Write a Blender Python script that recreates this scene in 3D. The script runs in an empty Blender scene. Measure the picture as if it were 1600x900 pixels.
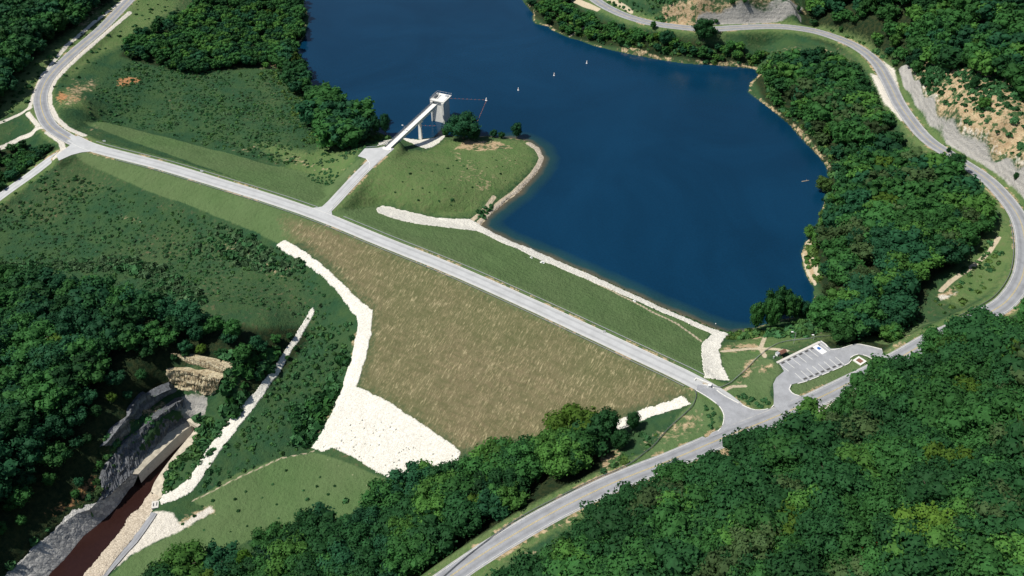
import bpy, math, random
import numpy as np
from mathutils import Vector, Matrix
from mathutils.geometry import delaunay_2d_cdt

S = bpy.context.scene
COL = S.collection
R = math.radians
rng = np.random.default_rng(7)
random.seed(7)

# ------------------------------------------------------------ camera, sky, sun, exposure
PITCH, CAMH, LENS = 37.7, 290.0, 35.0
cam_d = bpy.data.cameras.new('camera'); cam = bpy.data.objects.new('camera', cam_d); COL.objects.link(cam)
cam.location = (0, 0, CAMH); cam.rotation_euler = (R(90 - PITCH), 0, 0)
cam_d.lens = LENS; cam_d.sensor_width = 36; cam_d.clip_start = 1; cam_d.clip_end = 20000
S.camera = cam
L = Vector((0.66, 0.14, -1.0)).normalized()            # the way the sunlight travels
SUN_EL = math.asin(-L.z)
world = bpy.data.worlds.new('World'); S.world = world; world.use_nodes = True
wn = world.node_tree
sky = wn.nodes.new('ShaderNodeTexSky'); sky.sky_type = 'NISHITA'; sky.sun_disc = False
sky.sun_elevation = SUN_EL; sky.sun_rotation = math.atan2(-L.x, -L.y); sky.altitude = 300
bg = wn.nodes['Background']; bg.inputs['Strength'].default_value = 0.065
wn.links.new(sky.outputs[0], bg.inputs['Color'])
sd = bpy.data.lights.new('sun', 'SUN'); sd.energy = 4.2; sd.angle = R(0.53); sd.color = (1, .95, .86)
sun = bpy.data.objects.new('sun', sd); COL.objects.link(sun)
sun.rotation_euler = L.to_track_quat('-Z', 'Y').to_euler(); sun.location = (-200, 0, 500)
S.view_settings.view_transform = 'Standard'; S.view_settings.look = 'None'
S.view_settings.exposure = 0.28; S.view_settings.gamma = 1.0; S.view_settings.use_curve_mapping = False
S.cycles.max_bounces = 4; S.cycles.diffuse_bounces = 2; S.cycles.glossy_bounces = 2
S.cycles.transmission_bounces = 2; S.cycles.transparent_max_bounces = 4

# ------------------------------------------------------------ survey helpers: picture measurements to ground positions
FPX = 1600 * LENS / 36.0
CP, SP = math.cos(R(PITCH)), math.sin(R(PITCH))
def ray(px, py):
    u = np.asarray(px, float) - 800; v = np.asarray(py, float) - 450
    return u, FPX * CP - v * SP, -FPX * SP - v * CP
def at(px, py, z):
    dx, dy, dz = ray(px, py); t = (np.asarray(z, float) - CAMH) / dz
    return dx * t, dy * t
def atpts(pts, z):
    a = np.array(pts, float); x, y = at(a[:, 0], a[:, 1], z)
    return np.stack([x, y], 1)
def project(x, y, z):
    X = np.asarray(x, float); Y = np.asarray(y, float); Z = np.asarray(z, float) - CAMH
    d = Y * CP - Z * SP; up = Y * SP + Z * CP
    return 800 + FPX * X / d, 450 - FPX * up / d, d

def seg_dist(x, y, pl, closed=False, val=None):
    """distance to a polyline; with val the value carried along it at the nearest point"""
    x = np.asarray(x, float); y = np.asarray(y, float)
    best = np.full(x.shape, 1e9); bv = np.zeros(x.shape)
    n = len(pl)
    for i in range(n if closed else n - 1):
        a = pl[i]; b = pl[(i + 1) % n]
        ex, ey = b[0] - a[0], b[1] - a[1]; l2 = ex * ex + ey * ey + 1e-12
        t = np.clip(((x - a[0]) * ex + (y - a[1]) * ey) / l2, 0, 1)
        d = np.hypot(x - a[0] - t * ex, y - a[1] - t * ey)
        m = d < best; best = np.where(m, d, best)
        if val is not None: bv = np.where(m, val[i] + t * (val[(i + 1) % n] - val[i]), bv)
    return (best, bv) if val is not None else best
def inside(x, y, pg):
    x = np.asarray(x, float); y = np.asarray(y, float); r = np.zeros(x.shape, bool)
    n = len(pg)
    for i in range(n):
        a = pg[i]; b = pg[(i + 1) % n]
        if a[1] == b[1]: continue
        c = ((a[1] > y) != (b[1] > y)) & (x < (b[0] - a[0]) * (y - a[1]) / (b[1] - a[1]) + a[0])
        r ^= c
    return r
def sdist(x, y, pg):            # positive inside
    d = seg_dist(x, y, pg, True)
    return np.where(inside(x, y, pg), d, -d)
def sm(e0, e1, v):
    t = np.clip((v - e0) / (e1 - e0), 0, 1); return t * t * (3 - 2 * t)
def hashn(ix, iy, seed=0):
    h = (ix.astype(np.int64) * 374761393 + iy.astype(np.int64) * 668265263 + seed * 1442695041) & 0xffffffff
    h = ((h ^ (h >> 13)) * 1274126177) & 0xffffffff
    return ((h ^ (h >> 16)) & 0xffff) / 65535.0
def vnoise(x, y, s, seed=0):
    x = np.asarray(x) / s; y = np.asarray(y) / s
    ix = np.floor(x); iy = np.floor(y); fx = x - ix; fy = y - iy
    fx = fx * fx * (3 - 2 * fx); fy = fy * fy * (3 - 2 * fy)
    a = hashn(ix, iy, seed); b = hashn(ix + 1, iy, seed); c = hashn(ix, iy + 1, seed); d = hashn(ix + 1, iy + 1, seed)
    return (a + (b - a) * fx) * (1 - fy) + (c + (d - c) * fx) * fy
def fnoise(x, y, s, o=4, seed=0):
    r = 0; amp = .5; t = 0
    for k in range(o):
        r = r + amp * vnoise(x, y, s / 2 ** k, seed + k); t += amp; amp *= .5
    return r / t
def spline(pts, step, vals=None):
    """Catmull-Rom resampling of an open polyline (N,k)"""
    p = np.array(pts, float); q = np.vstack([2 * p[0] - p[1], p, 2 * p[-1] - p[-2]])
    out = []
    for i in range(1, len(q) - 2):
        l = np.hypot(*(q[i + 1] - q[i])[:2]); n = max(1, int(l / step))
        for k in range(n):
            t = k / n
            out.append(.5 * ((2 * q[i]) + (-q[i - 1] + q[i + 1]) * t + (2 * q[i - 1] - 5 * q[i] + 4 * q[i + 1] - q[i + 2]) * t * t
                             + (-q[i - 1] + 3 * q[i] - 3 * q[i + 1] + q[i + 2]) * t ** 3))
    out.append(q[-2]); return np.array(out)
def path3(pts, step=3.0):       # [(px,py,z)] to a smooth 3D line
    a = np.array(pts, float); x, y = at(a[:, 0], a[:, 1], a[:, 2])
    return spline(np.stack([x, y, a[:, 2]], 1), step)

# ------------------------------------------------------------ the survey
CREST = [(112,216,14),(150,232,14),(250,258,14),(340,285,14),(430,313,14),(507,340,14),(600,378,14),(700,418,14),(800,462,14),
         (900,508,14),(1000,555,14),(1080,593,14),(1130,622,14),(1162,650,14)]
LEFT_ROAD = [(250,-48,23),(202,0,20),(160,43,18),(117,80,17),(79,117,16),(64,147,15.5),(66,173,15),(79,197,14.5),(107,216,14),(127,225,14)]
LOW_ROAD = [(140,229,14),(112,233,13.6),(85,245,12.6),(50,271,10),(0,307,6.5),(-50,345,3)]
ACCESS = [(500,337,14),(522,315,14),(545,290,14),(572,262,14),(600,237,14),(608,230,14)]
MAIN = [(640,945,0),(700,903,1),(760,862,3.5),(850,808,7.5),(950,758,11),(1050,718,13),(1130,684,14),(1200,656,14.3),(1270,626,15),
        (1330,597,16),(1400,562,18),(1453,532,19.5),(1500,511,21),(1547,488,22),(1577,466,23),(1598,430,24),(1602,385,24.5),(1592,340,25),
        (1563,300,25),(1533,273,24.5),(1483,241,23.5),(1452,220,22.5),(1430,197,22),(1405,162,21),(1388,128,20),(1367,95,19),(1333,70,18),
        (1283,51,17),(1240,43,16.5),(1200,41,16),(1150,43,15.5),(1100,45,15),(1030,38,14.5),(985,27,14),(950,12,14),(925,-4,14),(880,-35,14)]
ROADS = [(CREST, 8.0), (LEFT_ROAD, 8.2), (LOW_ROAD, 6.0), (ACCESS, 6.5), (MAIN, 8.6)]
roads3 = [path3(r) for r, w in ROADS]
crest3 = roads3[0]

SHORE_PX = [(470,0),(478,15),(482,27),(479,43),(475,60),(463,72),(461,80),(477,100),(484,127),(490,145),(510,165),(545,190),(580,203),(604,212),
            (612,217),(631,217),(655,218),(677,215),(696,212),(730,214),(762,213),(785,215),(812,218),(828,222),(842,232),(849,248),(845,260),
            (836,273),(820,290),(807,303),(787,317),(767,334),(749,353),(767,363),(800,379),(833,392),(900,420),(967,450),(1033,480),(1083,501),(1117,514),
            (1139,521),(1160,518),(1180,514),(1200,506),(1211,501),(1231,498),(1254,494),(1264,484),(1272,473),(1273,450),(1266,440),(1260,427),(1255,410),
            (1253,397),(1258,380),(1268,370),(1276,355),(1286,325),(1293,300),(1296,280),(1293,263),(1283,247),(1260,223),(1233,193),(1217,180),(1200,167),
            (1170,144),(1172,130),(1186,118),(1180,108),(1162,105),(1112,101),(1075,99),(1037,94),(1000,87),(957,78),(930,72),(912,65),(900,61),(890,59),
            (863,47),(857,41),(837,37),(832,30),(835,22),(818,2),(806,-20),(790,-60),(830,-170),(560,-200),(440,-130),(440,-50)]
SHORE = atpts(SHORE_PX, 0.0)
# carried elevations: D lies on the downstream slope of the dam, U on the upstream one
CTRL = [  # behind the dam, left
 (157,190,'U'),(283,220,'U'),(400,253,'U'),(520,285,5),(200,150,7),(150,150,11),(120,130,14),(130,165,13),(300,100,7),(300,180,3.5),(400,150,3),(450,220,4),(540,262,10),
 (500,240,4),(250,40,15),(330,20,9),(400,50,6),(450,100,2.5),(230,100,9),(560,228,5),(586,226,9),(240,-40,16),(350,-60,14),(560,285,12.5),(200,70,13),
 # far left
 (0,0,26),(60,0,24),(120,0,22),(0,90,21),(60,60,21.5),(0,150,17),(40,120,17.5),(100,50,19.5),(-80,50,28),(-80,200,14),(0,212,10),(20,180,13),(0,250,4),(50,232,7),(60,250,8),(0,280,3),
 # below the dam, left
 (233,300,'D'),(300,323,'D'),(350,343,'D'),(400,363,'D'),(440,382,'D'),(455,378,'D'),(520,425,'D'),(580,485,'D'),(575,540,'D'),(557,603,'D'),(440,362,'D'),
 (540,640,'D'),(490,700,'D'),(620,757,'D'),(720,705,'D'),(800,660,'D'),(900,668,'D'),(955,665,'D'),(1000,640,'D'),(1075,622,'D'),(560,500,0),(540,560,-9),(505,640,-18),
 (150,265,9),(100,350,0),(0,340,2),(0,400,-1),(200,340,3),(300,380,1),(150,400,-1),(250,430,0),(350,430,0),(430,440,0),(480,440,1),(530,470,0),(0,450,0),(-80,420,0),
 (488,483,-3),(470,520,-6),(430,580,-11),(380,635,-15),(330,705,-20),(300,755,-23),(262,782,-24),(500,560,-9),(450,640,-16),(400,700,-20.5),(480,680,-21),
 (340,800,-24),(400,800,-24),(250,860,-25.5),(500,740,-23),(570,790,-22.5),(450,850,-24),(350,880,-25.5),(220,905,-26),(330,760,-23.5),(600,830,-20),(560,900,-18),(640,880,-13),
 (400,950,-26),(660,800,-17),(700,780,-15),(760,750,-12),(720,830,-9),(800,740,-7),(850,720,1),(900,720,5),(960,700,7),(1000,680,9),(1050,670,11),(640,950,-2),(200,980,-27),
 # tunnel outlet and its rock cuts
 (322,660,-23),(300,640,-20),(322,640,-19),(286,618,-15),(324,622,-15),(286,605,-13),(340,611,-13),(320,614,-13.5),(252,580,-5),(280,577,-5),(306,581,-5),(348,591,-5),(300,568,-3.5),(360,584,-4),
 (271,553,-.5),(300,560,-.5),(360,574,-1),(300,530,2),(400,560,-4),(380,520,1),(420,500,1),
 (280,626,-15),(260,640,-15),(240,654,-15),(220,669,-15),(204,680,-15.5),(188,696,-16),(170,722,-18),(158,757,-20.5),(274,608,-13.5),(248,626,-14),(232,638,-14),(214,656,-14),(206,670,-14.5),(182,692,-15),
 (265,598,-7.5),(236,611,-8),(210,629,-8),(200,650,-8.5),(178,678,-9),(164,694,-11),(230,590,-4),(180,620,-3),(150,660,-5),(130,700,-10),(100,760,-17),(120,788,-22),(90,812,-22),(50,850,-22),(10,886,-22),
 (60,820,-19),(20,850,-18),(0,780,-11),(50,700,-6),(0,650,-2),(100,600,-1),(150,540,1),(200,500,3),(100,480,2),(0,550,2),(-100,600,4),(-100,800,0),(-60,900,-14),(0,930,-22),
 (315,690,-22),(280,740,-24),(262,757,-25),(240,840,-26.5),(200,880,-27),(160,930,-27.5),(290,810,-25),
 # the spur with the intake tower
 (560,235,13),(640,250,11),(620,226,7),(655,222,2),(660,240,7),(700,230,3.5),(700,260,8),(760,240,4.5),(820,240,2.5),(700,310,7.5),(640,310,9),(760,290,5),(590,325,'U'),(660,338,'U'),(720,345,'U'),(580,290,12),
 (1117,508,'U'),(1105,560,'U'),(1112,595,12.8),
 # right abutment and parking lot
 (1145,590,13),(1140,555,9),(1150,530,5),(1180,530,6),(1180,560,11),(1160,610,13.6),(1200,600,14),(1225,575,14),(1216,560,14),(1282,531,14),(1300,545,14.2),(1378,545,15.5),(1240,520,10),(1290,520,9),
 (1300,580,14.6),(1240,600,14),(1345,570,15.4),(1100,650,12.5),(1060,640,12),(1120,640,13.6),(1200,515,4),(1320,510,8),(1400,520,13),(1440,515,17),
 (1350,450,14),(1400,400,18),(1300,420,6),(1300,350,5),(1340,300,10),(1400,300,17),(1450,350,20),(1480,470,18),(1500,420,19),(1550,400,21),(1520,350,21),(1450,260,20),(1350,200,11),(1400,220,17),
 (1330,240,9),(1300,150,9),(1250,130,7),(1340,120,14),(1230,80,11),(1300,75,15),(1210,130,4),(1150,70,10),(1100,70,9),(1000,65,7),(940,40,7),(900,30,6),(860,20,5),(1280,200,6),(1060,85,4),
 # rock cut above the road
 (1404,108,22),(1412,135,22),(1429,164,22.5),(1449,193,23.5),(1478,224,24.5),(1510,245,25),(1542,262,25.5),(1571,285,26),(1600,311,26),(1640,350,26),
 (1422,97,27),(1438,126,32),(1461,155,35),(1478,184,37),(1504,207,38),(1542,228,39),(1570,242,39),(1600,256,39),(1650,290,39),(1460,120,37),(1500,150,42),(1550,200,43),(1500,100,44),(1560,120,50),(1600,150,50),(1600,200,45),
 (1660,200,50),(1340,50,24),(1400,70,27),(1290,30,22),(1400,20,40),(1500,40,50),(1600,60,62),(1700,0,75),(1300,-30,34),(1500,-60,62),(1700,200,60),(1750,400,45),(1650,430,32),
 (1030,35,15.5),(1050,37,15.5),(1115,39,16),(1200,37,16.5),(1250,36,17),(1032,21,20),(1075,20,22),(1140,17,24),(1200,17,24),(1251,25,23),(1062,10,25),(1100,14,25.5),(1150,15,25.5),(1250,21,25),
 (1087,3,30),(1162,1,32),(1237,6,31),(1160,-30,42),(1000,5,21),(960,-10,19),(1000,-60,34),(900,-100,24),(1250,-100,55),
 # near hillside
 (1160,700,16),(1080,740,14),(1000,780,11),(900,830,8),(820,870,5),(760,920,3),(800,980,6),(900,900,14),(1000,850,17),(1100,800,21),(1200,740,21),(1300,680,23),(1400,620,25),(1500,560,28),(1600,500,31),
 (1000,950,25),(1150,880,32),(1300,800,37),(1450,720,42),(1600,620,45),(1700,560,46),(1300,900,45),(1450,850,52),(1600,800,58),(1750,750,66),(1500,960,60),(1200,980,44),(1700,900,72)]
DAMS = {'D': 2.5, 'U': 3.3}
def dam_z(x, y, sl):
    d = seg_dist(x, y, crest3[:, :2]); return 14 - np.maximum(0, d - 6) / sl
def resolve(px, py, zz):
    if not isinstance(zz, str): x, y = at(px, py, zz); return float(x), float(y), float(zz)
    z = 0.0
    for k in range(60):
        x, y = at(px, py, z); z = .6 * z + .4 * float(dam_z(x, y, DAMS[zz]))
    return float(x), float(y), z
cp = [resolve(*c) for c in CTRL]
for (r, w), r3 in zip(ROADS, roads3):
    for k in range(0, len(r3), 5): cp.append(tuple(r3[k]))
for k in range(0, len(SHORE), 2): cp.append((SHORE[k][0], SHORE[k][1], 0.2))
cp = np.array(cp)
keep = []                       # drop near-duplicates so the surface stays smooth
for i in range(len(cp)):
    if all((cp[i, 0] - cp[j, 0]) ** 2 + (cp[i, 1] - cp[j, 1]) ** 2 > 9 for j in keep): keep.append(i)
cp = cp[keep]
def U(r2): return np.where(r2 > 1e-9, .5 * r2 * np.log(r2 + 1e-12), 0)
sc = 100.0
def tps_fit(P, z, lam=2e-4):
    n = len(P); K = U(((P[:, None] - P[None]) ** 2).sum(2)) + lam * np.eye(n)
    Q = np.hstack([np.ones((n, 1)), P]); A = np.block([[K, Q], [Q.T, np.zeros((3, 3))]])
    return np.linalg.solve(A, np.concatenate([z, np.zeros(3)]))
W = tps_fit(cp[:, :2] / sc, cp[:, 2])
def tps(x, y):
    x = np.clip(x, -440, 440) / sc; y = np.clip(y, 180, 830) / sc
    sh = x.shape; x = x.ravel(); y = y.ravel(); out = np.zeros(x.shape)
    c = cp[:, :2] / sc
    for i in range(0, len(x), 20000):
        a, b = x[i:i + 20000], y[i:i + 20000]
        r2 = (a[:, None] - c[None, :, 0]) ** 2 + (b[:, None] - c[None, :, 1]) ** 2
        out[i:i + 20000] = U(r2) @ W[:-3] + W[-3] + a * W[-2] + b * W[-1]
    return out.reshape(sh)

STEP = 1.3
def axis(a, b):
    core = np.arange(a, b + .01, STEP); o = []; s = STEP * 1.5; v = 0
    while v < 5000: v += s; s *= 1.28; o.append(v)
    o = np.array(o); return np.concatenate([(core[0] - o)[::-1], core, core[-1] + o]), len(o)
GX, nox = axis(-405, 405); GY, noy = axis(185, 765)
XX, YY = np.meshgrid(GX, GY)
HZ = tps(XX, YY)
# dam prism, blended into the ground around it
FACE_D = [(120,237),(233,300),(300,323),(350,343),(400,363),(440,384),(455,382),(500,418),(562,485),(566,540),(548,600),(515,650),(486,702),(500,712),(540,716),(620,757),(700,740),(720,707),(800,662),(900,668),(955,667),(1000,648),(1080,628),(1090,602)]
FACE_U = [(157,190),(283,220),(400,253),(500,287),(512,308),(524,332),(590,322),(660,337),(730,342),(749,351),(800,376),(900,417),(1000,463),(1120,513),(1108,535),(1095,550),(1100,592)]
def polyz(pts, kind):
    return np.array([resolve(p[0], p[1], kind)[:2] for p in pts])
crest_px = [(c[0], c[1]) for c in CREST]
faceD = np.vstack([polyz(FACE_D, 'D'), atpts(crest_px[::-1], 14.0)])
faceU = np.vstack([polyz(FACE_U, 'U'), atpts(crest_px[::-1], 14.0)])
for pg, sl in ((faceD, 2.5), (faceU, 3.3)):
    s = sdist(XX, YY, pg); w = sm(-5, 1, s)
    HZ = HZ * (1 - w) + dam_z(XX, YY, sl) * w
HZ += (fnoise(XX, YY, 9, 3, 5) - .5) * .9 + (fnoise(XX, YY, 34, 2, 9) - .5) * 1.2 * sm(12, 40, seg_dist(XX, YY, crest3[:, :2]))
# roads cut and filled into the ground
for (r, w), r3 in zip(ROADS, roads3):
    d, z = seg_dist(XX, YY, r3[:, :2], False, r3[:, 2])
    k = sm(w / 2 + 7, w / 2 + 1.6, d); HZ = HZ * (1 - k) + (z - .16) * k
def flat(pts, z, grow=1.0, blend=4.0):
    global HZ
    pg = atpts(pts, z); s = sdist(XX, YY, pg); k = sm(-grow - blend, -grow, s)
    HZ = HZ * (1 - k) + (z - .16) * k
LOT = [(1209,634),(1209,614),(1208,600),(1213,590),(1225,580),(1216,565),(1283,532),(1290,537),(1298,545),(1312,544),(1337,537),(1356,539.5),(1378,545),(1382,560),(1374,566),(1352,585),(1345,592),(1280,625),(1225,650)]
JUNC = [(1090,601),(1112,604),(1130,617),(1160,633),(1180,640.5),(1202,639),(1216,632),(1192,650),(1132,675),(1112,683),(1122,675),(1129,664),(1131,649),(1124,635),(1108,622),(1088,611)]
TURN = [(559,244),(570,232),(590,231),(603,228),(612,220),(622,222),(600,243),(586,258),(575,266),(578,256),(572,248)]
LJUNC = [(104,207),(127,217),(160,228),(178,236),(150,236),(128,238),(112,242),(92,251),(88,243),(108,228),(114,222),(110,216)]
flat(LOT, 14.6); flat(JUNC, 14.0); flat(TURN, 14.0); flat(LJUNC, 14.0, .5, 3)
# the lake bed, and no ground under water level beside it
ls = sdist(XX, YY, SHORE)
HZ = np.where(ls > 0, -np.minimum(ls * .16 + .05, 14), HZ)
HZ = np.where((ls <= 0) & (ls > -30), np.maximum(HZ, np.minimum(.25 + (-ls) * .12, 2.5)), HZ)
# tunnel outlet channel
CH_OUT_L = [(289,657,-24),(267,671,-24),(249,689,-24),(229,709,-24),(211,729,-24),(200,741,-24),(157,780,-23.5),(140,797,-23),(123,802,-23),(93,823,-23),(50,863,-23),(13,898,-23),(-30,935,-23)]
CH_OUT_R = [(312,664,-25),(310,680,-26),(304,700,-26.3),(289,713,-26.4),(272,728,-26.4),(259,742,-26.4),(254,760,-26.4),(251,778,-26.4),(238,800,-27),(222,818,-27),(200,842,-27.5),(175,871,-27.5),(155,898,-28),(120,940,-28)]
cl3, cr3 = path3(CH_OUT_L, 1.5), path3(CH_OUT_R, 1.5)
chpoly = np.vstack([cl3[:, :2], cr3[::-1, :2]])
cs = sdist(XX, YY, chpoly)
HZ = np.where(cs > 0, -34.0, HZ)

def H(x, y):
    x = np.asarray(x, float); y = np.asarray(y, float)
    i = np.clip(np.searchsorted(GX, x) - 1, 0, len(GX) - 2); j = np.clip(np.searchsorted(GY, y) - 1, 0, len(GY) - 2)
    fx = np.clip((x - GX[i]) / (GX[i + 1] - GX[i]), 0, 1); fy = np.clip((y - GY[j]) / (GY[j + 1] - GY[j]), 0, 1)
    return (HZ[j, i] * (1 - fx) + HZ[j, i + 1] * fx) * (1 - fy) + (HZ[j + 1, i] * (1 - fx) + HZ[j + 1, i + 1] * fx) * fy
def hit(pts, up=0.0):           # picture points to ground (raised by up), first hit along the ray
    a = np.array(pts, float); dx, dy, dz = ray(a[:, 0], a[:, 1])
    x0, y0 = at(a[:, 0], a[:, 1], 100.0); x1, y1 = at(a[:, 0], a[:, 1], -40.0)
    t = np.linspace(0, 1, 700)[None]
    X = x0[:, None] + (x1 - x0)[:, None] * t; Y = y0[:, None] + (y1 - y0)[:, None] * t; Z = 100 - 140 * t
    below = Z < np.maximum(H(X, Y), -34) + up
    k = np.where(below.any(1), below.argmax(1), 699); r = np.arange(len(a))
    return np.stack([X[r, k], Y[r, k]], 1)

# ------------------------------------------------------------ objects and meshes
def tag(o, label=None, cat=None, group=None, kind=None):
    if label: o['label'] = label
    if cat: o['category'] = cat
    if group: o['group'] = group
    if kind: o['kind'] = kind
    return o
def mesh_np(name, v, f, attrs=None, smooth=False):
    """f: (n,3) or (n,4) int array or list of such arrays"""
    fs = [np.asarray(a) for a in (f if isinstance(f, list) else [f]) if len(a)]
    m = bpy.data.meshes.new(name)
    v = np.asarray(v, np.float32); m.vertices.add(len(v)); m.vertices.foreach_set('co', v.ravel())
    loops = np.concatenate([a.ravel() for a in fs]).astype(np.int32)
    tot = np.concatenate([np.full(len(a), a.shape[1]) for a in fs]).astype(np.int32)
    m.loops.add(len(loops)); m.loops.foreach_set('vertex_index', loops)
    m.polygons.add(len(tot)); m.polygons.foreach_set('loop_start', np.concatenate([[0], np.cumsum(tot)[:-1]]).astype(np.int32))
    m.polygons.foreach_set('loop_total', tot)
    m.polygons.foreach_set('use_smooth', np.full(len(tot), bool(smooth)))
    m.update(calc_edges=True)
    for k, a in (attrs or {}).items():
        a = np.asarray(a, np.float32)
        dom = 'POINT' if len(a) == len(v) else 'FACE'
        if a.ndim == 1:
            at_ = m.attributes.new(k, 'FLOAT', dom); at_.data.foreach_set('value', a)
        else:
            at_ = m.attributes.new(k, 'FLOAT_COLOR', dom)
            at_.data.foreach_set('color', np.hstack([a, np.ones((len(a), 1), np.float32)]).astype(np.float32).ravel())
    return m
def link(name, mesh, mat=None, parent=None, loc=None):
    o = bpy.data.objects.new(name, mesh); COL.objects.link(o)
    if mat and mesh is not None and not mesh.materials: mesh.materials.append(mat)
    if parent: o.parent = parent
    if loc is not None: o.location = loc
    return o
def empty(name, loc, rz=0):
    o = bpy.data.objects.new(name, None); COL.objects.link(o); o.location = loc; o.rotation_euler = (0, 0, rz)
    o.empty_display_size = .5; return o
class MB:
    def __init__(s): s.v = []; s.f = []
    def add(s, v, f):
        b = len(s.v); s.v += [tuple(p) for p in v]; s.f += [tuple(i + b for i in q) for q in f]; return s
    def box(s, c, d, rz=0, taper=1.0, top=None):
        hx, hy, hz = d[0] / 2, d[1] / 2, d[2] / 2; ca, sa = math.cos(rz), math.sin(rz); v = []
        for z, k in ((-hz, 1), (hz, taper)):
            for x, y in ((-hx, -hy), (hx, -hy), (hx, hy), (-hx, hy)):
                X, Y = x * k, y * k; v.append((c[0] + X * ca - Y * sa, c[1] + X * sa + Y * ca, c[2] + z))
        return s.add(v, [(3, 2, 1, 0), (4, 5, 6, 7), (0, 1, 5, 4), (1, 2, 6, 5), (2, 3, 7, 6), (3, 0, 4, 7)])
    def tube(s, a, b, r0, r1=None, n=8):
        r1 = r0 if r1 is None else r1; a = Vector(a); b = Vector(b); d = (b - a).normalized()
        u = d.orthogonal().normalized(); w = d.cross(u); v = []
        for p, r in ((a, r0), (b, r1)):
            for k in range(n):
                t = 2 * math.pi * k / n; v.append(tuple(p + u * math.cos(t) * r + w * math.sin(t) * r))
        f = [(k, (k + 1) % n, n + (k + 1) % n, n + k) for k in range(n)] + [tuple(range(n))[::-1], tuple(range(n, 2 * n))]
        return s.add(v, f)
    def lathe(s, prof, n=14, c=(0, 0, 0)):
        v = []; m = len(prof)
        for r, z in prof:
            for k in range(n):
                t = 2 * math.pi * k / n; v.append((c[0] + r * math.cos(t), c[1] + r * math.sin(t), c[2] + z))
        f = [(i * n + k, i * n + (k + 1) % n, (i + 1) * n + (k + 1) % n, (i + 1) * n + k) for i in range(m - 1) for k in range(n)]
        f += [tuple(range(n))[::-1], tuple(range((m - 1) * n, m * n))]
        return s.add(v, f)
    def mesh(s, name):
        m = bpy.data.meshes.new(name); m.from_pydata(s.v, [], s.f); m.update(); return m
    def build(s, name, mat, parent=None, loc=None): return link(name, s.mesh(name), mat, parent, loc)

# ------------------------------------------------------------ materials
class NT:
    def __init__(s, name):
        s.m = bpy.data.materials.new(name); s.m.use_nodes = True; s.t = s.m.node_tree; s.n = s.t.nodes
        s.p = s.n['Principled BSDF']; s.p.inputs['Roughness'].default_value = .85; s.p.inputs['Specular IOR Level'].default_value = .25
        s.pos = s.n.new('ShaderNodeNewGeometry').outputs['Position']
    def set(s, sock, v):
        if hasattr(v, 'is_output') or isinstance(v, bpy.types.NodeSocket): s.t.links.new(v, sock)
        elif isinstance(v, (tuple, list)): sock.default_value = tuple(v) + ((1,) if len(v) == 3 and sock.type == 'RGBA' else ())
        else: sock.default_value = v
    def noise(s, scale, detail=3, rough=.55, vec=None, dist=0):
        n = s.n.new('ShaderNodeTexNoise'); s.set(n.inputs['Vector'], vec or s.pos); n.inputs['Scale'].default_value = scale
        n.inputs['Detail'].default_value = detail; n.inputs['Roughness'].default_value = rough; n.inputs['Distortion'].default_value = dist
        return n.outputs['Fac']
    def voro(s, scale, feat='F1', out='Distance', vec=None):
        n = s.n.new('ShaderNodeTexVoronoi'); n.feature = feat; s.set(n.inputs['Vector'], vec or s.pos); n.inputs['Scale'].default_value = scale
        return n.outputs[out]
    def math(s, op, a, b=0.0, c=0.0, clamp=False):
        n = s.n.new('ShaderNodeMath'); n.operation = op; n.use_clamp = clamp
        for i, v in enumerate((a, b, c)): s.set(n.inputs[i], v)
        return n.outputs[0]
    def ramp(s, v, lo, hi, a=0.0, b=1.0):
        n = s.n.new('ShaderNodeMapRange'); n.clamp = True
        for i, x in enumerate((v, lo, hi, a, b)): s.set(n.inputs[i], x)
        return n.outputs[0]
    def mix(s, f, a, b, mode='MIX'):
        n = s.n.new('ShaderNodeMix'); n.data_type = 'RGBA'; n.blend_type = mode
        s.set(n.inputs[0], f); s.set(n.inputs[6], a); s.set(n.inputs[7], b); return n.outputs[2]
    def attr(s, name, out='Fac'):
        n = s.n.new('ShaderNodeAttribute'); n.attribute_name = name; return n.outputs[out]
    def mapping(s, rot=0, scale=(1, 1, 1), vec=None):
        n = s.n.new('ShaderNodeMapping'); n.vector_type = 'TEXTURE'; s.set(n.inputs[0], vec or s.pos)
        n.inputs['Rotation'].default_value = (0, 0, rot); n.inputs['Scale'].default_value = tuple(1 / q for q in scale)
        return n.outputs[0]
    def scalec(s, col, f):
        n = s.n.new('ShaderNodeVectorMath'); n.operation = 'SCALE'; s.set(n.inputs[0], col); s.set(n.inputs['Scale'], f); return n.outputs[0]
    def color(s, c): s.set(s.p.inputs['Base Color'], c)
    def bump(s, h, strength=.5, dist=.3):
        n = s.n.new('ShaderNodeBump'); n.inputs['Strength'].default_value = strength; n.inputs['Distance'].default_value = dist
        s.set(n.inputs['Height'], h); s.t.links.new(n.outputs[0], s.p.inputs['Normal'])
def simple(name, col, rough=.8, var=.25, scale=2.0, metal=0, bump=0):
    k = NT(name); n = k.noise(scale, 4)
    k.color(k.scalec(col, k.ramp(n, .25, .75, 1 - var, 1 + var))); k.p.inputs['Roughness'].default_value = rough
    k.p.inputs['Metallic'].default_value = metal
    if bump: k.bump(k.noise(scale * 3, 4), .6, bump)
    return k.m
cd = crest3[-4] - crest3[4]; CREST_A = math.atan2(cd[1], cd[0])

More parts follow.
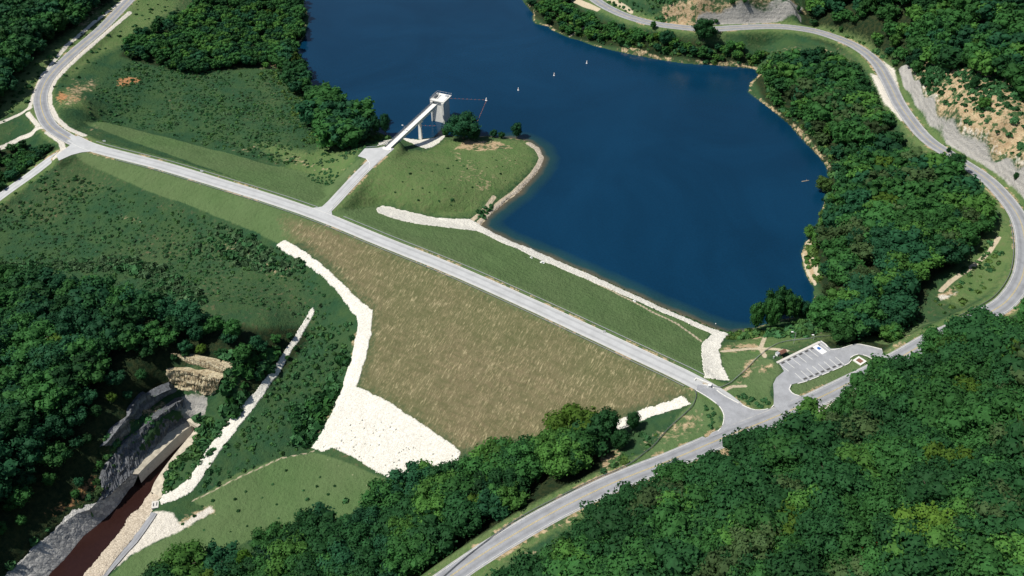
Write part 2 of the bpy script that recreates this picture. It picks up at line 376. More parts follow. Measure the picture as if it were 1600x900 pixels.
def terrain_material():
    k = NT('ground_cover')
    n1 = k.noise(.018, 4, .55); n2 = k.noise(.09, 4, .6); n3 = k.noise(.5, 4, .65); n4 = k.noise(2.2, 3, .7)
    # rough scrub
    c = k.mix(k.ramp(n2, .36, .62), (.026, .075, .034), (.048, .096, .036))
    c = k.mix(k.ramp(n1, .52, .66), c, (.060, .105, .042))
    c = k.mix(k.math('MULTIPLY', k.ramp(n3, .56, .72), k.ramp(n1, .48, .6)), c, (.15, .125, .07))
    c = k.mix(k.ramp(n3, .30, .46, .55, 0), c, (.018, .058, .028))
    def mask(name, soft=.12, wob=.5, noise=None):
        nz = noise or n3
        v = k.math('ADD', k.attr(name), k.math('MULTIPLY', k.math('SUBTRACT', nz, .5), wob))
        return k.ramp(v, .5 - soft, .5 + soft)
    # the forest floor
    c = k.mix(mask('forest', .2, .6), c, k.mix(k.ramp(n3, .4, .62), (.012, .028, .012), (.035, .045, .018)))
    # rough pasture
    ps = k.mix(k.ramp(n2, .3, .7), (.085, .155, .050), (.130, .185, .070)); ps = k.mix(k.ramp(n3, .52, .75, 0, .6), ps, (.17, .16, .085))
    c = k.mix(mask('pasture', .25, .9), c, ps)
    # mown grass
    g = k.mix(k.ramp(n2, .3, .7), (.078, .144, .050), (.106, .178, .068)); g = k.mix(k.ramp(n1, .35, .7, 0, .6), g, (.122, .158, .075))
    g = k.mix(k.ramp(n4, .50, .8, 0, .5), g, (.13, .16, .08)); g = k.mix(k.ramp(n3, .25, .45, .45, 0), g, (.045, .095, .032))
    c = k.mix(mask('mown', .07, .35), c, g)
    # dry dam face with bleached streaks that run down the slope
    a = CREST_A
    mv = k.mapping(a, (2.4, .22, 1)); st = k.noise(1.0, 3, .6, mv)
    mv2 = k.mapping(a + .06, (1.1, .06, .5)); st2 = k.noise(1.0, 4, .7, mv2)
    mv3 = k.mapping(a, (.16, .6, .5)); st3 = k.noise(1.0, 3, .6, mv3)
    b = k.mix(k.ramp(n2, .32, .66), (.155, .140, .076), (.200, .168, .098)); b = k.mix(k.ramp(n3, .35, .65, 0, .7), b, (.155, .125, .072)); b = k.mix(k.ramp(n1, .40, .60, .12, .6), b, (.112, .130, .056))
    b = k.mix(k.ramp(st3, .42, .6, .0, .4), b, (.080, .095, .038))
    b = k.mix(k.math('MULTIPLY', k.ramp(st, .53, .65), k.ramp(n2, .36, .6, .1, .7)), b, (.37, .31, .18))
    b = k.mix(k.math('MULTIPLY', k.ramp(st2, .55, .62), k.ramp(n3, .45, .6, .1, .65)), b, (.46, .40, .24))
    b = k.mix(k.ramp(n4, .58, .7, 0, .5), b, (.30, .25, .14))
    c = k.mix(mask('dry', .22, .8), c, b)
    # bare soil, pale broken stone, grey cut rock
    so = k.mix(k.ramp(n3, .35, .65), (.33, .22, .12), (.50, .39, .24)); so = k.mix(k.ramp(n4, .5, .7), so, (.55, .46, .32)); so = k.mix(k.ramp(k.noise(.22, 4, .7), .50, .57), so, (.060, .11, .042))
    c = k.mix(mask('soil', .12, 1.0), c, so)
    c = k.mix(mask('redsoil', .12, 1.0), c, k.mix(n3, (.40, .17, .07), (.52, .28, .14)))
    wr = k.mix(k.ramp(n4, .3, .6), (.44, .41, .35), (.74, .70, .62))
    c = k.mix(mask('stone', .1, .55), c, wr)
    sx = k.n.new('ShaderNodeSeparateXYZ'); k.set(sx.inputs[0], k.pos)
    zz = k.math('MULTIPLY_ADD', sx.outputs[2], .35, k.math('MULTIPLY', n2, 2.2)); strat = k.math('SINE', k.math('MULTIPLY', zz, 6.28))
    gr = k.mix(k.ramp(strat, -.6, .8), (.33, .325, .31), (.41, .40, .375)); gr = k.mix(k.ramp(n4, .45, .7, 0, .7), gr, (.40, .37, .33)); gr = k.mix(k.ramp(n3, .3, .42, .5, 0), gr, (.17, .165, .155))
    c = k.mix(mask('rock', .08, .3), c, gr)
    c = k.mix(mask('track', .07, .2), c, k.mix(n4, (.42, .35, .24), (.62, .54, .40)))
    # wet mud and drowned stones at the water's edge
    k.color(c); k.p.inputs['Roughness'].default_value = .95; k.p.inputs['Specular IOR Level'].default_value = .1
    k.bump(k.math('MULTIPLY_ADD', n4, .35, n3), .9, 1.1)
    return k.m

def asphalt(name, col, var=.10, patch=.0):
    k = NT(name); n = k.noise(3.5, 5, .7); n2 = k.noise(.25, 4, .6)
    c = k.scalec(col, k.math('MULTIPLY', k.ramp(n, .3, .7, 1 - var, 1 + var), k.ramp(n2, .3, .7, 1 - var, 1 + var)))
    u = k.attr('across'); tr = k.math('ABSOLUTE', k.math('SUBTRACT', k.math('ABSOLUTE', u), .47))       # tyre tracks
    c = k.scalec(c, k.ramp(tr, .03, .22, .85, 1.05))
    c = k.mix(k.math('MULTIPLY', k.ramp(k.math('ABSOLUTE', u), .86, .97), k.ramp(k.noise(.6, 3), .35, .65, .1, .75)), c, (.52, .50, .45))
    k.color(c); k.p.inputs['Roughness'].default_value = .9
    return k.m
def stone_mat(name, lo, hi, scale=1.1, dark=(.25, .24, .22)):
    k = NT(name); v = k.voro(scale, 'F1', 'Color'); d = k.voro(scale, 'DISTANCE_TO_EDGE', 'Distance')
    sp = k.n.new('ShaderNodeSeparateColor'); k.set(sp.inputs[0], v)
    n = k.noise(.12, 4); c = k.mix(sp.outputs[0], lo, hi); c = k.mix(k.ramp(n, .55, .75, 0, .35), c, lo)
    c = k.mix(k.ramp(d, .0, .07, .6, 0), c, dark)
    c = k.mix(k.math('MULTIPLY', k.ramp(k.noise(1.6, 4, .7), .66, .72), k.ramp(n, .4, .6, .1, .6)), c, (.22, .23, .14))
    k.color(c); k.p.inputs['Roughness'].default_value = .95; k.bump(k.math('ADD', d, k.math('MULTIPLY', sp.outputs[1], .6)), .7, .25)
    return k.m
def rock_mat(name, a, b, stain, vary=.5):
    k = NT(name); sx = k.n.new('ShaderNodeSeparateXYZ'); k.set(sx.inputs[0], k.pos)
    n2 = k.noise(.25, 4); n3 = k.noise(1.0, 5, .7)
    st = k.math('SINE', k.math('MULTIPLY_ADD', sx.outputs[2], 1.7, k.math('MULTIPLY', n2, 9.0)))
    mv = k.mapping(0, (1.0, 1.0, .12)); ve = k.noise(.9, 4, .7, mv)
    c = k.mix(k.ramp(st, -.5, .9), a, b); c = k.mix(k.ramp(ve, .50, .62, 0, .8), c, stain); c = k.mix(k.ramp(n3, .3, .5, .5, 0), c, (.05, .05, .05))
    c = k.mix(k.ramp(k.noise(.35, 4, .6), .62, .7, 0, .7), c, (.04, .08, .025))
    k.color(c); k.p.inputs['Roughness'].default_value = .95; k.bump(k.math('ADD', k.math('MULTIPLY', st, .15), k.math('ADD', ve, n3)), .9, .8)
    return k.m
def water_mat(name, deep, shallow, edge, rip=.22, rough=.12):
    k = NT(name); d = k.attr('shore'); n = k.noise(.08, 3); w = k.math('MULTIPLY_ADD', k.math('SUBTRACT', n, .5), 5.0, d)
    c = k.mix(k.ramp(w, 2.0, 13), shallow, deep); c = k.mix(k.ramp(w, .0, 4.0, .8, 0), c, edge)
    c = k.scalec(c, k.ramp(k.noise(.9, 4, .75), .3, .7, .86, 1.14))
    wp_ = k.noise(.011, 4, .6, None, 1.5); c = k.scalec(c, k.ramp(wp_, .35, .65, .88, 1.12)); k.set(k.p.inputs['Roughness'], k.ramp(wp_, .35, .65, rough, rough + .12))
    k.color(c); k.p.inputs['IOR'].default_value = 1.33; k.p.inputs['Specular IOR Level'].default_value = .5
    k.bump(k.math('ADD', k.noise(.55, 4, .65), k.math('MULTIPLY', k.noise(2.2, 2, .6), .4)), rip, .12)
    return k.m
def leaf_mat():
    k = NT('foliage'); oi = k.n.new('ShaderNodeObjectInfo')
    n = k.noise(.55, 3, .6); n2 = k.noise(2.6, 2)
    ad = k.n.new('ShaderNodeVectorMath'); ad.operation = 'ADD'; k.set(ad.inputs[0], oi.outputs['Color']); k.set(ad.inputs[1], k.attr('tint', 'Color'))
    c = k.scalec(ad.outputs[0], k.ramp(n, .3, .7, .82, 1.2)); c = k.scalec(c, k.ramp(n2, .3, .7, .88, 1.12))
    c = k.mix(k.ramp(k.noise(.3, 2), .5, .8, 0, .2), c, k.mix(1.0, c, (1.5, 1.15, .6), 'MULTIPLY'))
    k.color(c); k.p.inputs['Roughness'].default_value = .7; k.p.inputs['Specular IOR Level'].default_value = .12
    tr = k.n.new('ShaderNodeBsdfTranslucent'); k.set(tr.inputs['Color'], c); mx = k.n.new('ShaderNodeMixShader'); mx.inputs[0].default_value = .3
    k.t.links.new(k.p.outputs[0], mx.inputs[1]); k.t.links.new(tr.outputs[0], mx.inputs[2]); k.t.links.new(mx.outputs[0], k.n['Material Output'].inputs[0])
    return k.m
M = dict(
    ground=terrain_material(), leaf=leaf_mat(), bark=simple('bark', (.14, .115, .09), .9, .3, 3),
    crest=asphalt('pale_chip_seal', (.44, .45, .455)), road=asphalt('worn_asphalt', (.27, .28, .30), .14), lot=asphalt('old_asphalt', (.30, .31, .33), .16),
    riprap=stone_mat('white_limestone_riprap', (.60, .58, .52), (.82, .80, .72), 2.1, (.42, .40, .34)),
    greyrip=stone_mat('grey_riprap', (.24, .245, .25), (.52, .51, .48), .75, (.10, .10, .10)),
    pinkrip=stone_mat('weathered_gravel_bank', (.36, .31, .24), (.60, .53, .43), 1.8, (.18, .15, .12)),
    concrete=simple('concrete', (.58, .56, .52), .85, .14, .8), palec=simple('pale_concrete', (.74, .73, .69), .8, .10, .8),
    tanc=simple('stained_concrete', (.50, .45, .36), .9, .3, .7, 0, .1),
    cliffg=rock_mat('shale_cliff', (.12, .13, .145), (.23, .24, .255), (.07, .072, .08)), cliffy=rock_mat('sandstone_cliff', (.50, .42, .27), (.66, .58, .40), (.22, .15, .09)),
    steel=simple('galvanised_steel', (.52, .54, .56), .5, .12, 2, .4), dullsteel=simple('weathered_rail', (.22, .235, .25), .6, .15, 2, .3), post=simple('treated_post', (.20, .17, .13), .9, .2),
    white=simple('white_paint', (.80, .80, .78), .6, .06), linew=simple('road_line_white', (.66, .66, .62), .8, .2, 1.5), liney=simple('road_line_yellow', (.56, .44, .16), .8, .25, 1.5),
    blue=simple('blue_paint', (.05, .15, .42), .6, .08), dark=simple('dark_stain_and_shade', (.075, .075, .075), .9, .3, 3), orange=simple('orange_plastic', (.50, .14, .07), .6, .1),  # dark: stall stains, also the painted shade of tunnel mouth and outfall slots
    redw=simple('brown_wood', (.20, .10, .07), .85, .2), log=simple('bleached_log', (.40, .34, .26), .9, .25, 4), yellow=simple('yellow_paint', (.62, .46, .10), .6, .1),
    lake=water_mat('lake_water', (.002, .028, .066), (.016, .055, .055), (.15, .105, .055)),
    brown=water_mat('outlet_water', (.026, .011, .009), (.030, .013, .010), (.030, .013, .010), .2, .12),
)

# ------------------------------------------------------------ ground
def zone(polys, soft=3.0, up=0.0, mode='hit'):
    r = np.zeros(XX.shape)
    for p in polys:
        pg = hit(p, up); s = sdist(XX, YY, pg); r = np.maximum(r, np.clip(.5 + s / (2 * soft), 0, 1))
    return r
def band(lines, soft=2.0):      # [(points, half width m)]
    r = np.zeros(XX.shape)
    for p, w in lines:
        pl = hit(p); d = seg_dist(XX, YY, pl); r = np.maximum(r, np.clip(.5 + (w - d) / (2 * soft), 0, 1))
    return r
Z_MOWN = [[(130,190),(157,190),(210,202),(283,221),(340,236),(400,253),(470,268),(520,285),(556,252),(590,240),(603,247),(545,300),(515,335),(590,322),(594,333),(660,344),(740,358),(800,386),(900,428),(1000,474),(1110,520),(1096,540),(1098,596),(1080,590),(800,455),(500,332)],
          [(112,240),(233,300),(300,323),(350,343),(400,363),(440,384),(520,372),(600,398),(700,438),(800,482),(900,528),(1000,574),(1075,612),(1095,606),(600,378),(300,268),(150,234)],
          [(492,707),(540,722),(617,756),(585,780),(565,815),(430,830),(330,870),(200,920),(140,960),(130,940),(207,866),(240,850),(290,826),(335,800),(300,783),(360,745),(440,715)],
          [(1085,622),(1110,628),(1125,645),(1122,672),(1050,702),(985,730),(1020,700),(1060,650)],
          [(1125,560),(1150,545),(1190,555),(1215,570),(1222,582),(1209,592),(1203,612),(1205,630),(1180,636),(1135,612),(1140,600)],
          [(1236,612),(1238,600),(1258,597),(1326,568),(1330,558),(1342,554),(1369,566),(1345,585),(1330,590),(1270,618),(1249,618)],
          [(1290,528),(1340,532),(1400,535),(1440,510),(1500,490),(1400,520)]]
Z_PAST = [[(395,222),(450,230),(520,243),(560,262),(500,264),(430,248)],[(620,228),(660,236),(700,218),(740,222),(790,218),(820,222),(838,240),(835,258),(800,290),(765,315),(740,335),(700,340),(600,322),(530,328),(560,290)],
          [(1120,545),(1200,520),(1300,522),(1330,530),(1215,545),(1180,565),(1130,560)], [(200,0),(280,0),(270,20),(210,60),(150,90),(110,120),(95,110),(130,75)],
          [(150,15),(190,0),(120,60),(80,100),(50,140),(40,165),(0,180),(0,140),(60,90),(110,50)], [(1500,480),(1560,450),(1590,400),(1580,350),(1550,350),(1490,440),(1470,470)],
          [(1408,110),(1425,160),(1470,215),(1530,255),(1590,310),(1600,330),(1560,300),(1480,235),(1430,190),(1400,140)], [(480,240),(560,215),(560,250),(520,285),(440,262)],
          [(1100,52),(1130,55),(1130,60),(1100,58)], [(800,860),(1000,770),(1000,745),(850,825),(740,900),(780,900)],
          [(100,140),(150,180),(90,170)]]
Z_DRY = [[(440,340),(500,352),(600,390),(700,430),(800,476),(900,522),(1000,568),(1072,608),(1075,618),(1000,640),(955,655),(880,690),(800,690),(720,705),(560,603),(578,540),(582,485),(520,420),(455,370)]]
Z_SOIL = [[(1035,35),(1050,40),(1115,40),(1140,24),(1032,18)],[(1070,5),(1160,2),(1250,10),(1258,20),(1150,14),(1080,16)],[(1422,95),(1500,92),(1560,108),(1600,140),(1600,260),(1570,245),(1540,230),(1504,209),(1478,186),(1461,157),(1440,128)],
          [(1135,540),(1180,537),(1190,545),(1150,550),(1130,548)],[(1150,520),(1195,522),(1200,527),(1135,527)],[(1165,568),(1180,560),(1168,590),(1155,597)],[(1192,572),(1206,570),(1200,582),(1188,580)],[(730,218),(780,222),(800,232),(750,236),(712,232)],
          [(1490,450),(1497,458),(1475,468),(1465,462)],[(1310,232),(1350,240),(1375,240),(1350,258),(1320,250)],[(1315,420),(1345,427),(1378,440),(1370,447),(1330,436)],
          [(1255,400),(1262,370),(1272,372),(1268,400),(1278,440),(1262,440)],[(570,100),(400,98),(420,104),(405,108)],[(1440,535),(1470,520),(1470,532),(1420,550),(1395,545),(1400,538)],[(940,715),(970,700),(965,720),(945,735)],
          [(860,820),(900,805),(905,810),(865,828)],[(955,760),(985,748),(990,756),(960,770)],[(1075,722),(1130,700),(1200,668),(1320,605),(1340,600),(1345,612),(1210,680),(1140,712)],
          [(480,700),(540,610),(555,520),(560,540),(520,640)],[(250,830),(300,805),(330,790),(335,802),(290,825)]]
Z_RED = [[(183,122),(205,119),(225,123),(220,130),(195,136),(180,135)],[(42,183),(52,190),(48,198),(40,190)],[(100,200),(140,228),(260,232),(100,240)][:0] or [(92,140),(110,150),(96,165),(86,155)]]
Z_STONE = [[(240,800),(267,800),(282,820),(330,790),(334,800),(285,828),(233,852),(205,868),(165,900),(140,925),(120,925),(180,865)],[(1290,652),(1345,620),(1340,606),(1280,640),(1262,655)],
           [(1360,115),(1370,118),(1400,155),(1420,188),(1408,190),(1380,160)],[(1380,95),(1398,110),(1405,140),(1400,142),(1385,112)],[(286,618),(324,622),(322,642),(312,658),(292,654)],[(1490,460),(1497,456),(1470,470),(1466,462)]]
Z_ROCK = [[(1404,107),(1412,135),(1429,164),(1449,193),(1478,224),(1510,245),(1542,262),(1571,285),(1600,311),(1660,360),(1660,300),(1600,262),(1570,248),(1542,233),(1504,213),(1478,190),(1461,161),(1438,132),(1420,100)],
          [(1085,40),(1115,39),(1200,36),(1252,36),(1252,26),(1200,19),(1140,19),(1090,26)],[(1130,14),(1200,14),(1250,21),(1255,12),(1200,7)],
          [(286,618),(324,622),(322,642),(312,658),(292,654),(270,640)]]
T_DRAIN = [([(0,232),(35,215),(72,199)],1.5),([(0,192),(25,182),(48,168)],1.2),([(46,170),(52,150),(66,118),(104,72),(146,36),(193,0)],1.1),
           ([(43,177),(60,197)],1.4),([(74,207),(95,222),(99,233),(85,247)],1.5),([(203,20),(170,48),(135,78),(105,105),(86,125),(77,145),(78,165),(88,185),(105,200),(132,212)],1.5)]
T_TRACK = [([(1128,549),(1170,545),(1200,545),(1230,548)],1.0),([(1196,525),(1188,545),(1196,558)],.9),([(1560,372),(1545,395),(1515,420),(1485,440),(1470,455)],1.1),([(1262,375),(1268,400),(1278,432)],1.0),([(1255,398),(1262,425),(1274,445)],.7),
           ([(1272,500),(1280,512),(1281,520)],.9),([(300,783),(370,748),(440,716),(490,705)],.35),([(505,715),(540,735),(575,760)],.1),([(1128,612),(1145,604),(1165,603)],.8),([(785,379),(850,405),(920,437),(1000,477),(1060,507),(1095,533)],.75),
           ([(735,346),(760,325),(772,308)],1.2),([(890,57),(902,50),(915,42)],.8),([(950,0),(970,10),(987,20)],1.2),([(895,0),(915,8),(935,15)],1.6),([(1570,350),(1600,400)],.1),([(775,850),(860,808),(950,765),(1060,725)],.1)]
attrs = {}
roadd = np.min([seg_dist(XX, YY, r3[:, :2]) - w / 2 for (r, w), r3 in zip(ROADS, roads3)], 0)
attrs['mown'] = zone(Z_MOWN, 3); attrs['pasture'] = np.maximum(zone(Z_PAST, 6), np.clip(.5 + (4.0 - roadd) / 4, 0, 1) * .8)
attrs['dry'] = zone(Z_DRY, 9)
shore_soil = np.clip(.68 - np.abs(-ls - .6) / np.where(XX > 20, np.where(YY > 395, 4.6, 2.6), 2.6), 0, 1) * ((ls < 2))
attrs['soil'] = np.maximum.reduce([zone(Z_SOIL, 3.5), np.where(fnoise(XX, YY, 14, 3, 21) > .42, shore_soil, shore_soil * .6), np.clip(.5 + (1.3 - roadd) / 2.5, 0, .62) * (fnoise(XX, YY, 10, 2, 3) > .5)])
Z_PATCHY = [[(84,140),(110,120),(150,118),(165,135),(140,150),(135,170),(105,180),(86,165)],[(150,150),(185,140),(200,148),(170,165)],[(150,232),(170,190),(130,185),(125,200)],[(1145,545),(1190,548),(1180,590),(1150,600)],[(1160,575),(1210,566),(1205,600),(1165,600)],
            [(400,222),(560,250),(545,275),(430,250),(360,235)],[(170,320),(240,345),(230,360),(180,345)],[(330,350),(470,420),(440,440),(330,400)],[(1380,520),(1460,515),(1420,548),(1380,540)],[(700,228),(800,225),(830,245),(760,310),(700,315)],[(980,690),(1040,655),(1110,625),(1120,670),(1000,720)],
            [(1240,610),(1330,572),(1340,585),(1260,615)],[(800,865),(1000,765),(1010,772),(830,880)],[(130,-10),(100,60),(50,110),(60,125),(110,75),(170,10)],[(1020,60),(1180,80),(1340,100),(1300,70),(1180,60)],[(1290,640),(1200,680),(1180,700),(1330,650)],[(230,600),(280,625),(200,700),(150,750),(120,770),(160,700)]]
attrs['soil'] = np.maximum(attrs['soil'], zone(Z_PATCHY, 6) * (.08 + .62 * fnoise(XX, YY, 13, 3, 51)))
attrs['redsoil'] = np.maximum(zone(Z_RED, 2.5) * .62, zone([[(84,140),(130,125),(140,160),(100,175)],[(60,800),(150,730),(200,690),(150,770),(80,820)]], 4) * (.1 + .55 * fnoise(XX, YY, 9, 3, 57)))
attrs['stone'] = zone(Z_STONE, 2.5); attrs['rock'] = zone(Z_ROCK, 2.0)
attrs['track'] = band(T_TRACK, 1.2)
attrs['stone'] = np.maximum(attrs['stone'], band(T_DRAIN, 1.2))
attrs['stone'] = np.maximum(attrs['stone'], band([([(1424,98),(1440,126),(1463,155),(1480,184),(1506,207),(1543,227),(1571,241),(1600,255),(1640,285)], .9)], 2.0) * (.35 + .7 * fnoise(XX, YY, 9, 3, 44)))
PENRIM = hit([(826,224),(840,232),(847,248),(842,260),(833,273),(818,289),(803,303),(785,316),(765,333),(748,350)])
attrs['track'] = np.maximum(attrs['track'], np.clip(.5 + (1.8 - seg_dist(XX, YY, PENRIM)) / 2.4, 0, 1))

# ------------------------------------------------------------ woods: picture outline of the canopy, canopy height, spacing, tint table, group
DK, MD, LT, YG, OL, BL = (.022, .082, .026), (.038, .126, .032), (.068, .178, .036), (.105, .21, .030), (.058, .106, .038), (.020, .084, .036)
WOODS = [
 ('near', [(770,960),(800,905),(850,868),(905,822),(945,795),(985,772),(1010,752),(1050,738),(1085,722),(1135,705),(1200,682),(1240,662),(1300,645),(1335,625),(1345,595),(1368,578),(1395,566),(1420,578),(1445,570),(1470,535),(1520,512),(1560,498),(1600,488),(1700,470),(1850,700),(1850,1020),(770,1020)],
  (14, 20), 8.2, [DK, DK, MD, MD, OL, MD, LT, DK], 'trees of the near hillside wood below the parking lot road', 'in the hillside wood on the near side of the main road'),
 ('shoreline', [(1185,88),(1230,92),(1290,78),(1345,97),(1360,125),(1372,158),(1397,180),(1405,203),(1447,222),(1483,250),(1510,258),(1527,285),(1538,325),(1542,345),(1514,380),(1472,402),(1450,435),(1440,467),(1430,490),(1405,506),(1387,520),(1360,526),(1310,516),(1290,510),(1284,487),(1284,443),(1300,440),(1285,400),(1283,367),(1275,343),(1280,320),(1288,300),(1298,262),(1270,215),(1250,187),(1207,150),(1195,125),(1185,105)],
  (11, 16), 7.4, [DK, MD, MD, BL, BL, MD, LT, OL], 'trees of the wood between the lake and the curving road', 'in the wood between the lake and curving road'),
 ('ridge', [(1262,-20),(1262,30),(1295,44),(1335,56),(1375,78),(1405,96),(1440,93),(1500,90),(1545,102),(1600,128),(1660,180),(1750,330),(1760,470),(1900,300),(1900,-150),(1230,-130)],
  (11, 16), 7.6, [DK, MD, BL, MD, LT], '', ''),
 ('farbank', [(822,-5),(836,17),(852,28),(890,48),(940,60),(1010,76),(1100,90),(1180,96),(1195,80),(1120,66),(1040,55),(985,44),(940,28),(905,8),(890,-15)],
  (4, 7.5), 4.8, [MD, LT, BL, MD], '', ''),
 ('west', [(-120,425),(0,425),(70,430),(160,438),(235,466),(330,476),(400,492),(470,486),(482,496),(465,520),(432,555),(395,596),(372,600),(378,560),(300,535),(262,545),(262,572),(240,600),(205,622),(172,660),(150,705),(138,760),(100,800),(70,830),(30,865),(0,885),(-120,960)],
  (11, 17), 7.6, [DK, BL, MD, MD, DK, BL], 'trees of the wood on the ridge beside the tunnel outlet', 'in the ridge wood left of the tunnel outlet'),
 ('valley', [(200,930),(250,885),(300,872),(350,864),(402,853),(435,822),(490,806),(540,812),(570,815),(576,785),(586,768),(613,765),(636,752),(664,732),(684,740),(710,732),(727,710),(767,702),(800,694),(862,670),(905,664),(930,672),(958,690),(950,710),(927,727),(883,754),(833,784),(795,812),(750,834),(712,855),(693,890),(670,930),(640,1000),(200,1000)],
  (12, 17), 7.4, [DK, MD, MD, BL, LT, DK], 'trees in the valley wood at the toe of the dam', 'in the valley wood between white apron and main road'),
 ('northwest', [(-160,-120),(200,-120),(165,0),(150,15),(100,58),(60,88),(20,118),(0,134),(-160,230)], (11, 16), 6.6, [DK, BL, DK, MD], '', ''),
 ('marsh', [(188,78),(200,56),(290,18),(330,-60),(455,-60),(470,10),(474,45),(458,70),(462,88),(440,100),(400,95),(350,100),(300,107),(270,100),(240,92)], (3.2, 9), 5.0, [MD, BL, MD, DK, LT], '', ''),
 ('inlet', [(425,80),(462,78),(482,125),(482,150),(455,128)], (7, 11), 5.0, [MD, BL, DK], '', ''),
 ('inlet', [(488,135),(520,122),(562,140),(568,190),(560,205),(505,205),(485,170)], (13, 17), 5.8, [MD, BL, MD], '', ''),
 ('culvert', [(-30,232),(30,222),(78,222),(92,238),(60,258),(0,292),(-40,300)], (4, 6), 4.6, [MD, DK, BL], '', ''),
]
CLEAR = [hit(p) for p in ([(1310,232),(1350,238),(1380,238),(1350,258),(1320,252)], [(1312,418),(1345,425),(1380,438),(1370,449),(1325,438)], [(250,570),(330,560),(362,580),(350,612),(340,650),(290,650),(240,640)])]
def nearcheck(x, y, rd=2.5):
    ok = np.ones(x.shape, bool)
    for (r, w), r3 in zip(ROADS, roads3): ok &= seg_dist(x, y, r3[:, :2]) > w / 2 + rd
    ok &= ~inside(x, y, chpoly); ok &= sdist(x, y, SHORE) < -1.0
    ok &= sdist(x, y, hit(LOT)) < -4
    for c in CLEAR: ok &= ~inside(x, y, c)
    return ok
def scatter(pg, sp, jit=.42):
    x0, y0 = pg.min(0); x1, y1 = pg.max(0)
    gx, gy = np.meshgrid(np.arange(x0, x1, sp), np.arange(y0, y1, sp * .87))
    gx = gx + (np.arange(gx.shape[0]) % 2)[:, None] * sp / 2
    gx = gx + rng.uniform(-jit, jit, gx.shape) * sp; gy = gy + rng.uniform(-jit, jit, gy.shape) * sp
    x, y = gx.ravel(), gy.ravel(); m = inside(x, y, pg); return x[m], y[m]
FLUME = hit([(488,483),(466,528),(430,580),(380,635),(330,705)]); CLIFFS = hit([(164,735),(190,690),(236,645),(285,605),(330,580)])
trees = []        # x, y, z, height, tint, yaw, region index, variant
floor_polys = []
for ri, (rn, poly, (h0, h1), sp, tints, grp, where) in enumerate(WOODS):
    pg = hit(poly, (h0 + h1) / 2 * .72); floor_polys.append(pg)
    x, y = scatter(pg, sp, .5); m = nearcheck(x, y) & (rng.random(x.shape) > .08); x, y = x[m], y[m]
    if rn == 'shoreline': m = sdist(x, y, SHORE) < -2.6; x, y = x[m], y[m]
    if rn == 'west': m = seg_dist(x, y, cl3[:, :2]) > 6; x, y = x[m], y[m]
    z = H(x, y)
    if rn == 'ridge':
        m = np.hypot(x, y) < 1100; x, y, z = x[m], y[m], z[m]
    big = fnoise(x, y, 30, 2, 40 + ri); rd_ = np.min([seg_dist(x, y, r3[:, :2]) - w / 2 for (r, w), r3 in zip(ROADS, roads3)], 0)
    fl_ = np.minimum(np.minimum(seg_dist(x, y, FLUME), seg_dist(x, y, CLIFFS) - 2), seg_dist(x, y, cl3[:, :2]) - 3)
    sh_ = seg_dist(x, y, SHORE)
    if rn in ('valley', 'northwest'): m = rd_ > (8 if rn == 'valley' else 11); x, y, z, big, rd_, fl_ = x[m], y[m], z[m], big[m], rd_[m], fl_[m]
    ppx_ = project(x, y, z)[0]; sh_ = seg_dist(x, y, SHORE)
    for i in range(len(x)):
        h = h0 + (h1 - h0) * min(1, max(0, rng.beta(2, 2) * .7 + big[i] * .45)); t = np.array(tints[rng.integers(len(tints))]) * rng.uniform(.8, 1.25)
        if rng.random() < .012: t = np.array(YG) * rng.uniform(.45, .7)
        if rn == 'near' and ppx_[i] > 1335: h = min(h, 12 + rd_[i] * .5)
        else: h = min(h, 5 + max(0, rd_[i] - 3) * (.85 if rn in ('near', 'valley') else .7))
        if rn in ('shoreline', 'farbank'): h = min(h, 5.5 + max(0, sh_[i] - 3) * .9)
        if rn == 'west': h = min(h, 3.0 + max(0, fl_[i] - 3) * .6)
        h *= rng.choice([.8, .92, 1.0, 1.0, 1.12]); t = t * (1 if rng.random() > .05 else .6)
        trees.append((x[i], y[i], z[i], h, t, rng.uniform(0, 6.28), ri, int(rng.integers(6))))
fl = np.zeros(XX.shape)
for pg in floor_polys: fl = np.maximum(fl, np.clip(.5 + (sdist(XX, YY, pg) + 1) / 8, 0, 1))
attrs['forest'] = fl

nr, nc = XX.shape
idx = np.arange(nr * nc).reshape(nr, nc)
quads = np.stack([idx[:-1, :-1], idx[:-1, 1:], idx[1:, 1:], idx[1:, :-1]], -1).reshape(-1, 4)
me = mesh_np('ground', np.stack([XX.ravel(), YY.ravel(), HZ.ravel()], 1), quads, {k: v.ravel() for k, v in attrs.items()}, True)
tag(link('ground', me, M['ground']), 'grass, scrub and bare soil of the valley sides', kind='structure')

def cdt_mesh(name, poly, cell, zf, extra=None):
    poly = np.asarray(poly); n = len(poly)
    x, y = scatter(poly, cell, .1); d = seg_dist(x, y, poly, True); m = d > cell * .35
    co = [Vector(p) for p in poly] + [Vector((a, b)) for a, b in zip(x[m], y[m])]
    v, e, f, *_ = delaunay_2d_cdt(co, [(i, (i + 1) % n) for i in range(n)], [], 1, 1e-4)
    v = np.array([(p.x, p.y) for p in v]); z = zf(v[:, 0], v[:, 1])
    at_ = {k: g(v[:, 0], v[:, 1]) for k, g in (extra or {}).items()}
    return mesh_np(name, np.column_stack([v, z]), np.array(f), at_, True)
def grow(pg, d):
    pg = np.asarray(pg, float); n = len(pg); out = []
    area = .5 * sum(pg[i][0] * pg[(i + 1) % n][1] - pg[(i + 1) % n][0] * pg[i][1] for i in range(n)); s = 1 if area > 0 else -1
    for i in range(n):
        t = pg[(i + 1) % n] - pg[i - 1]; t = t / (np.hypot(*t) + 1e-9); out.append(pg[i] + s * d * np.array([t[1], -t[0]]))
    return np.array(out)
lake_poly = grow(SHORE, 1.0)
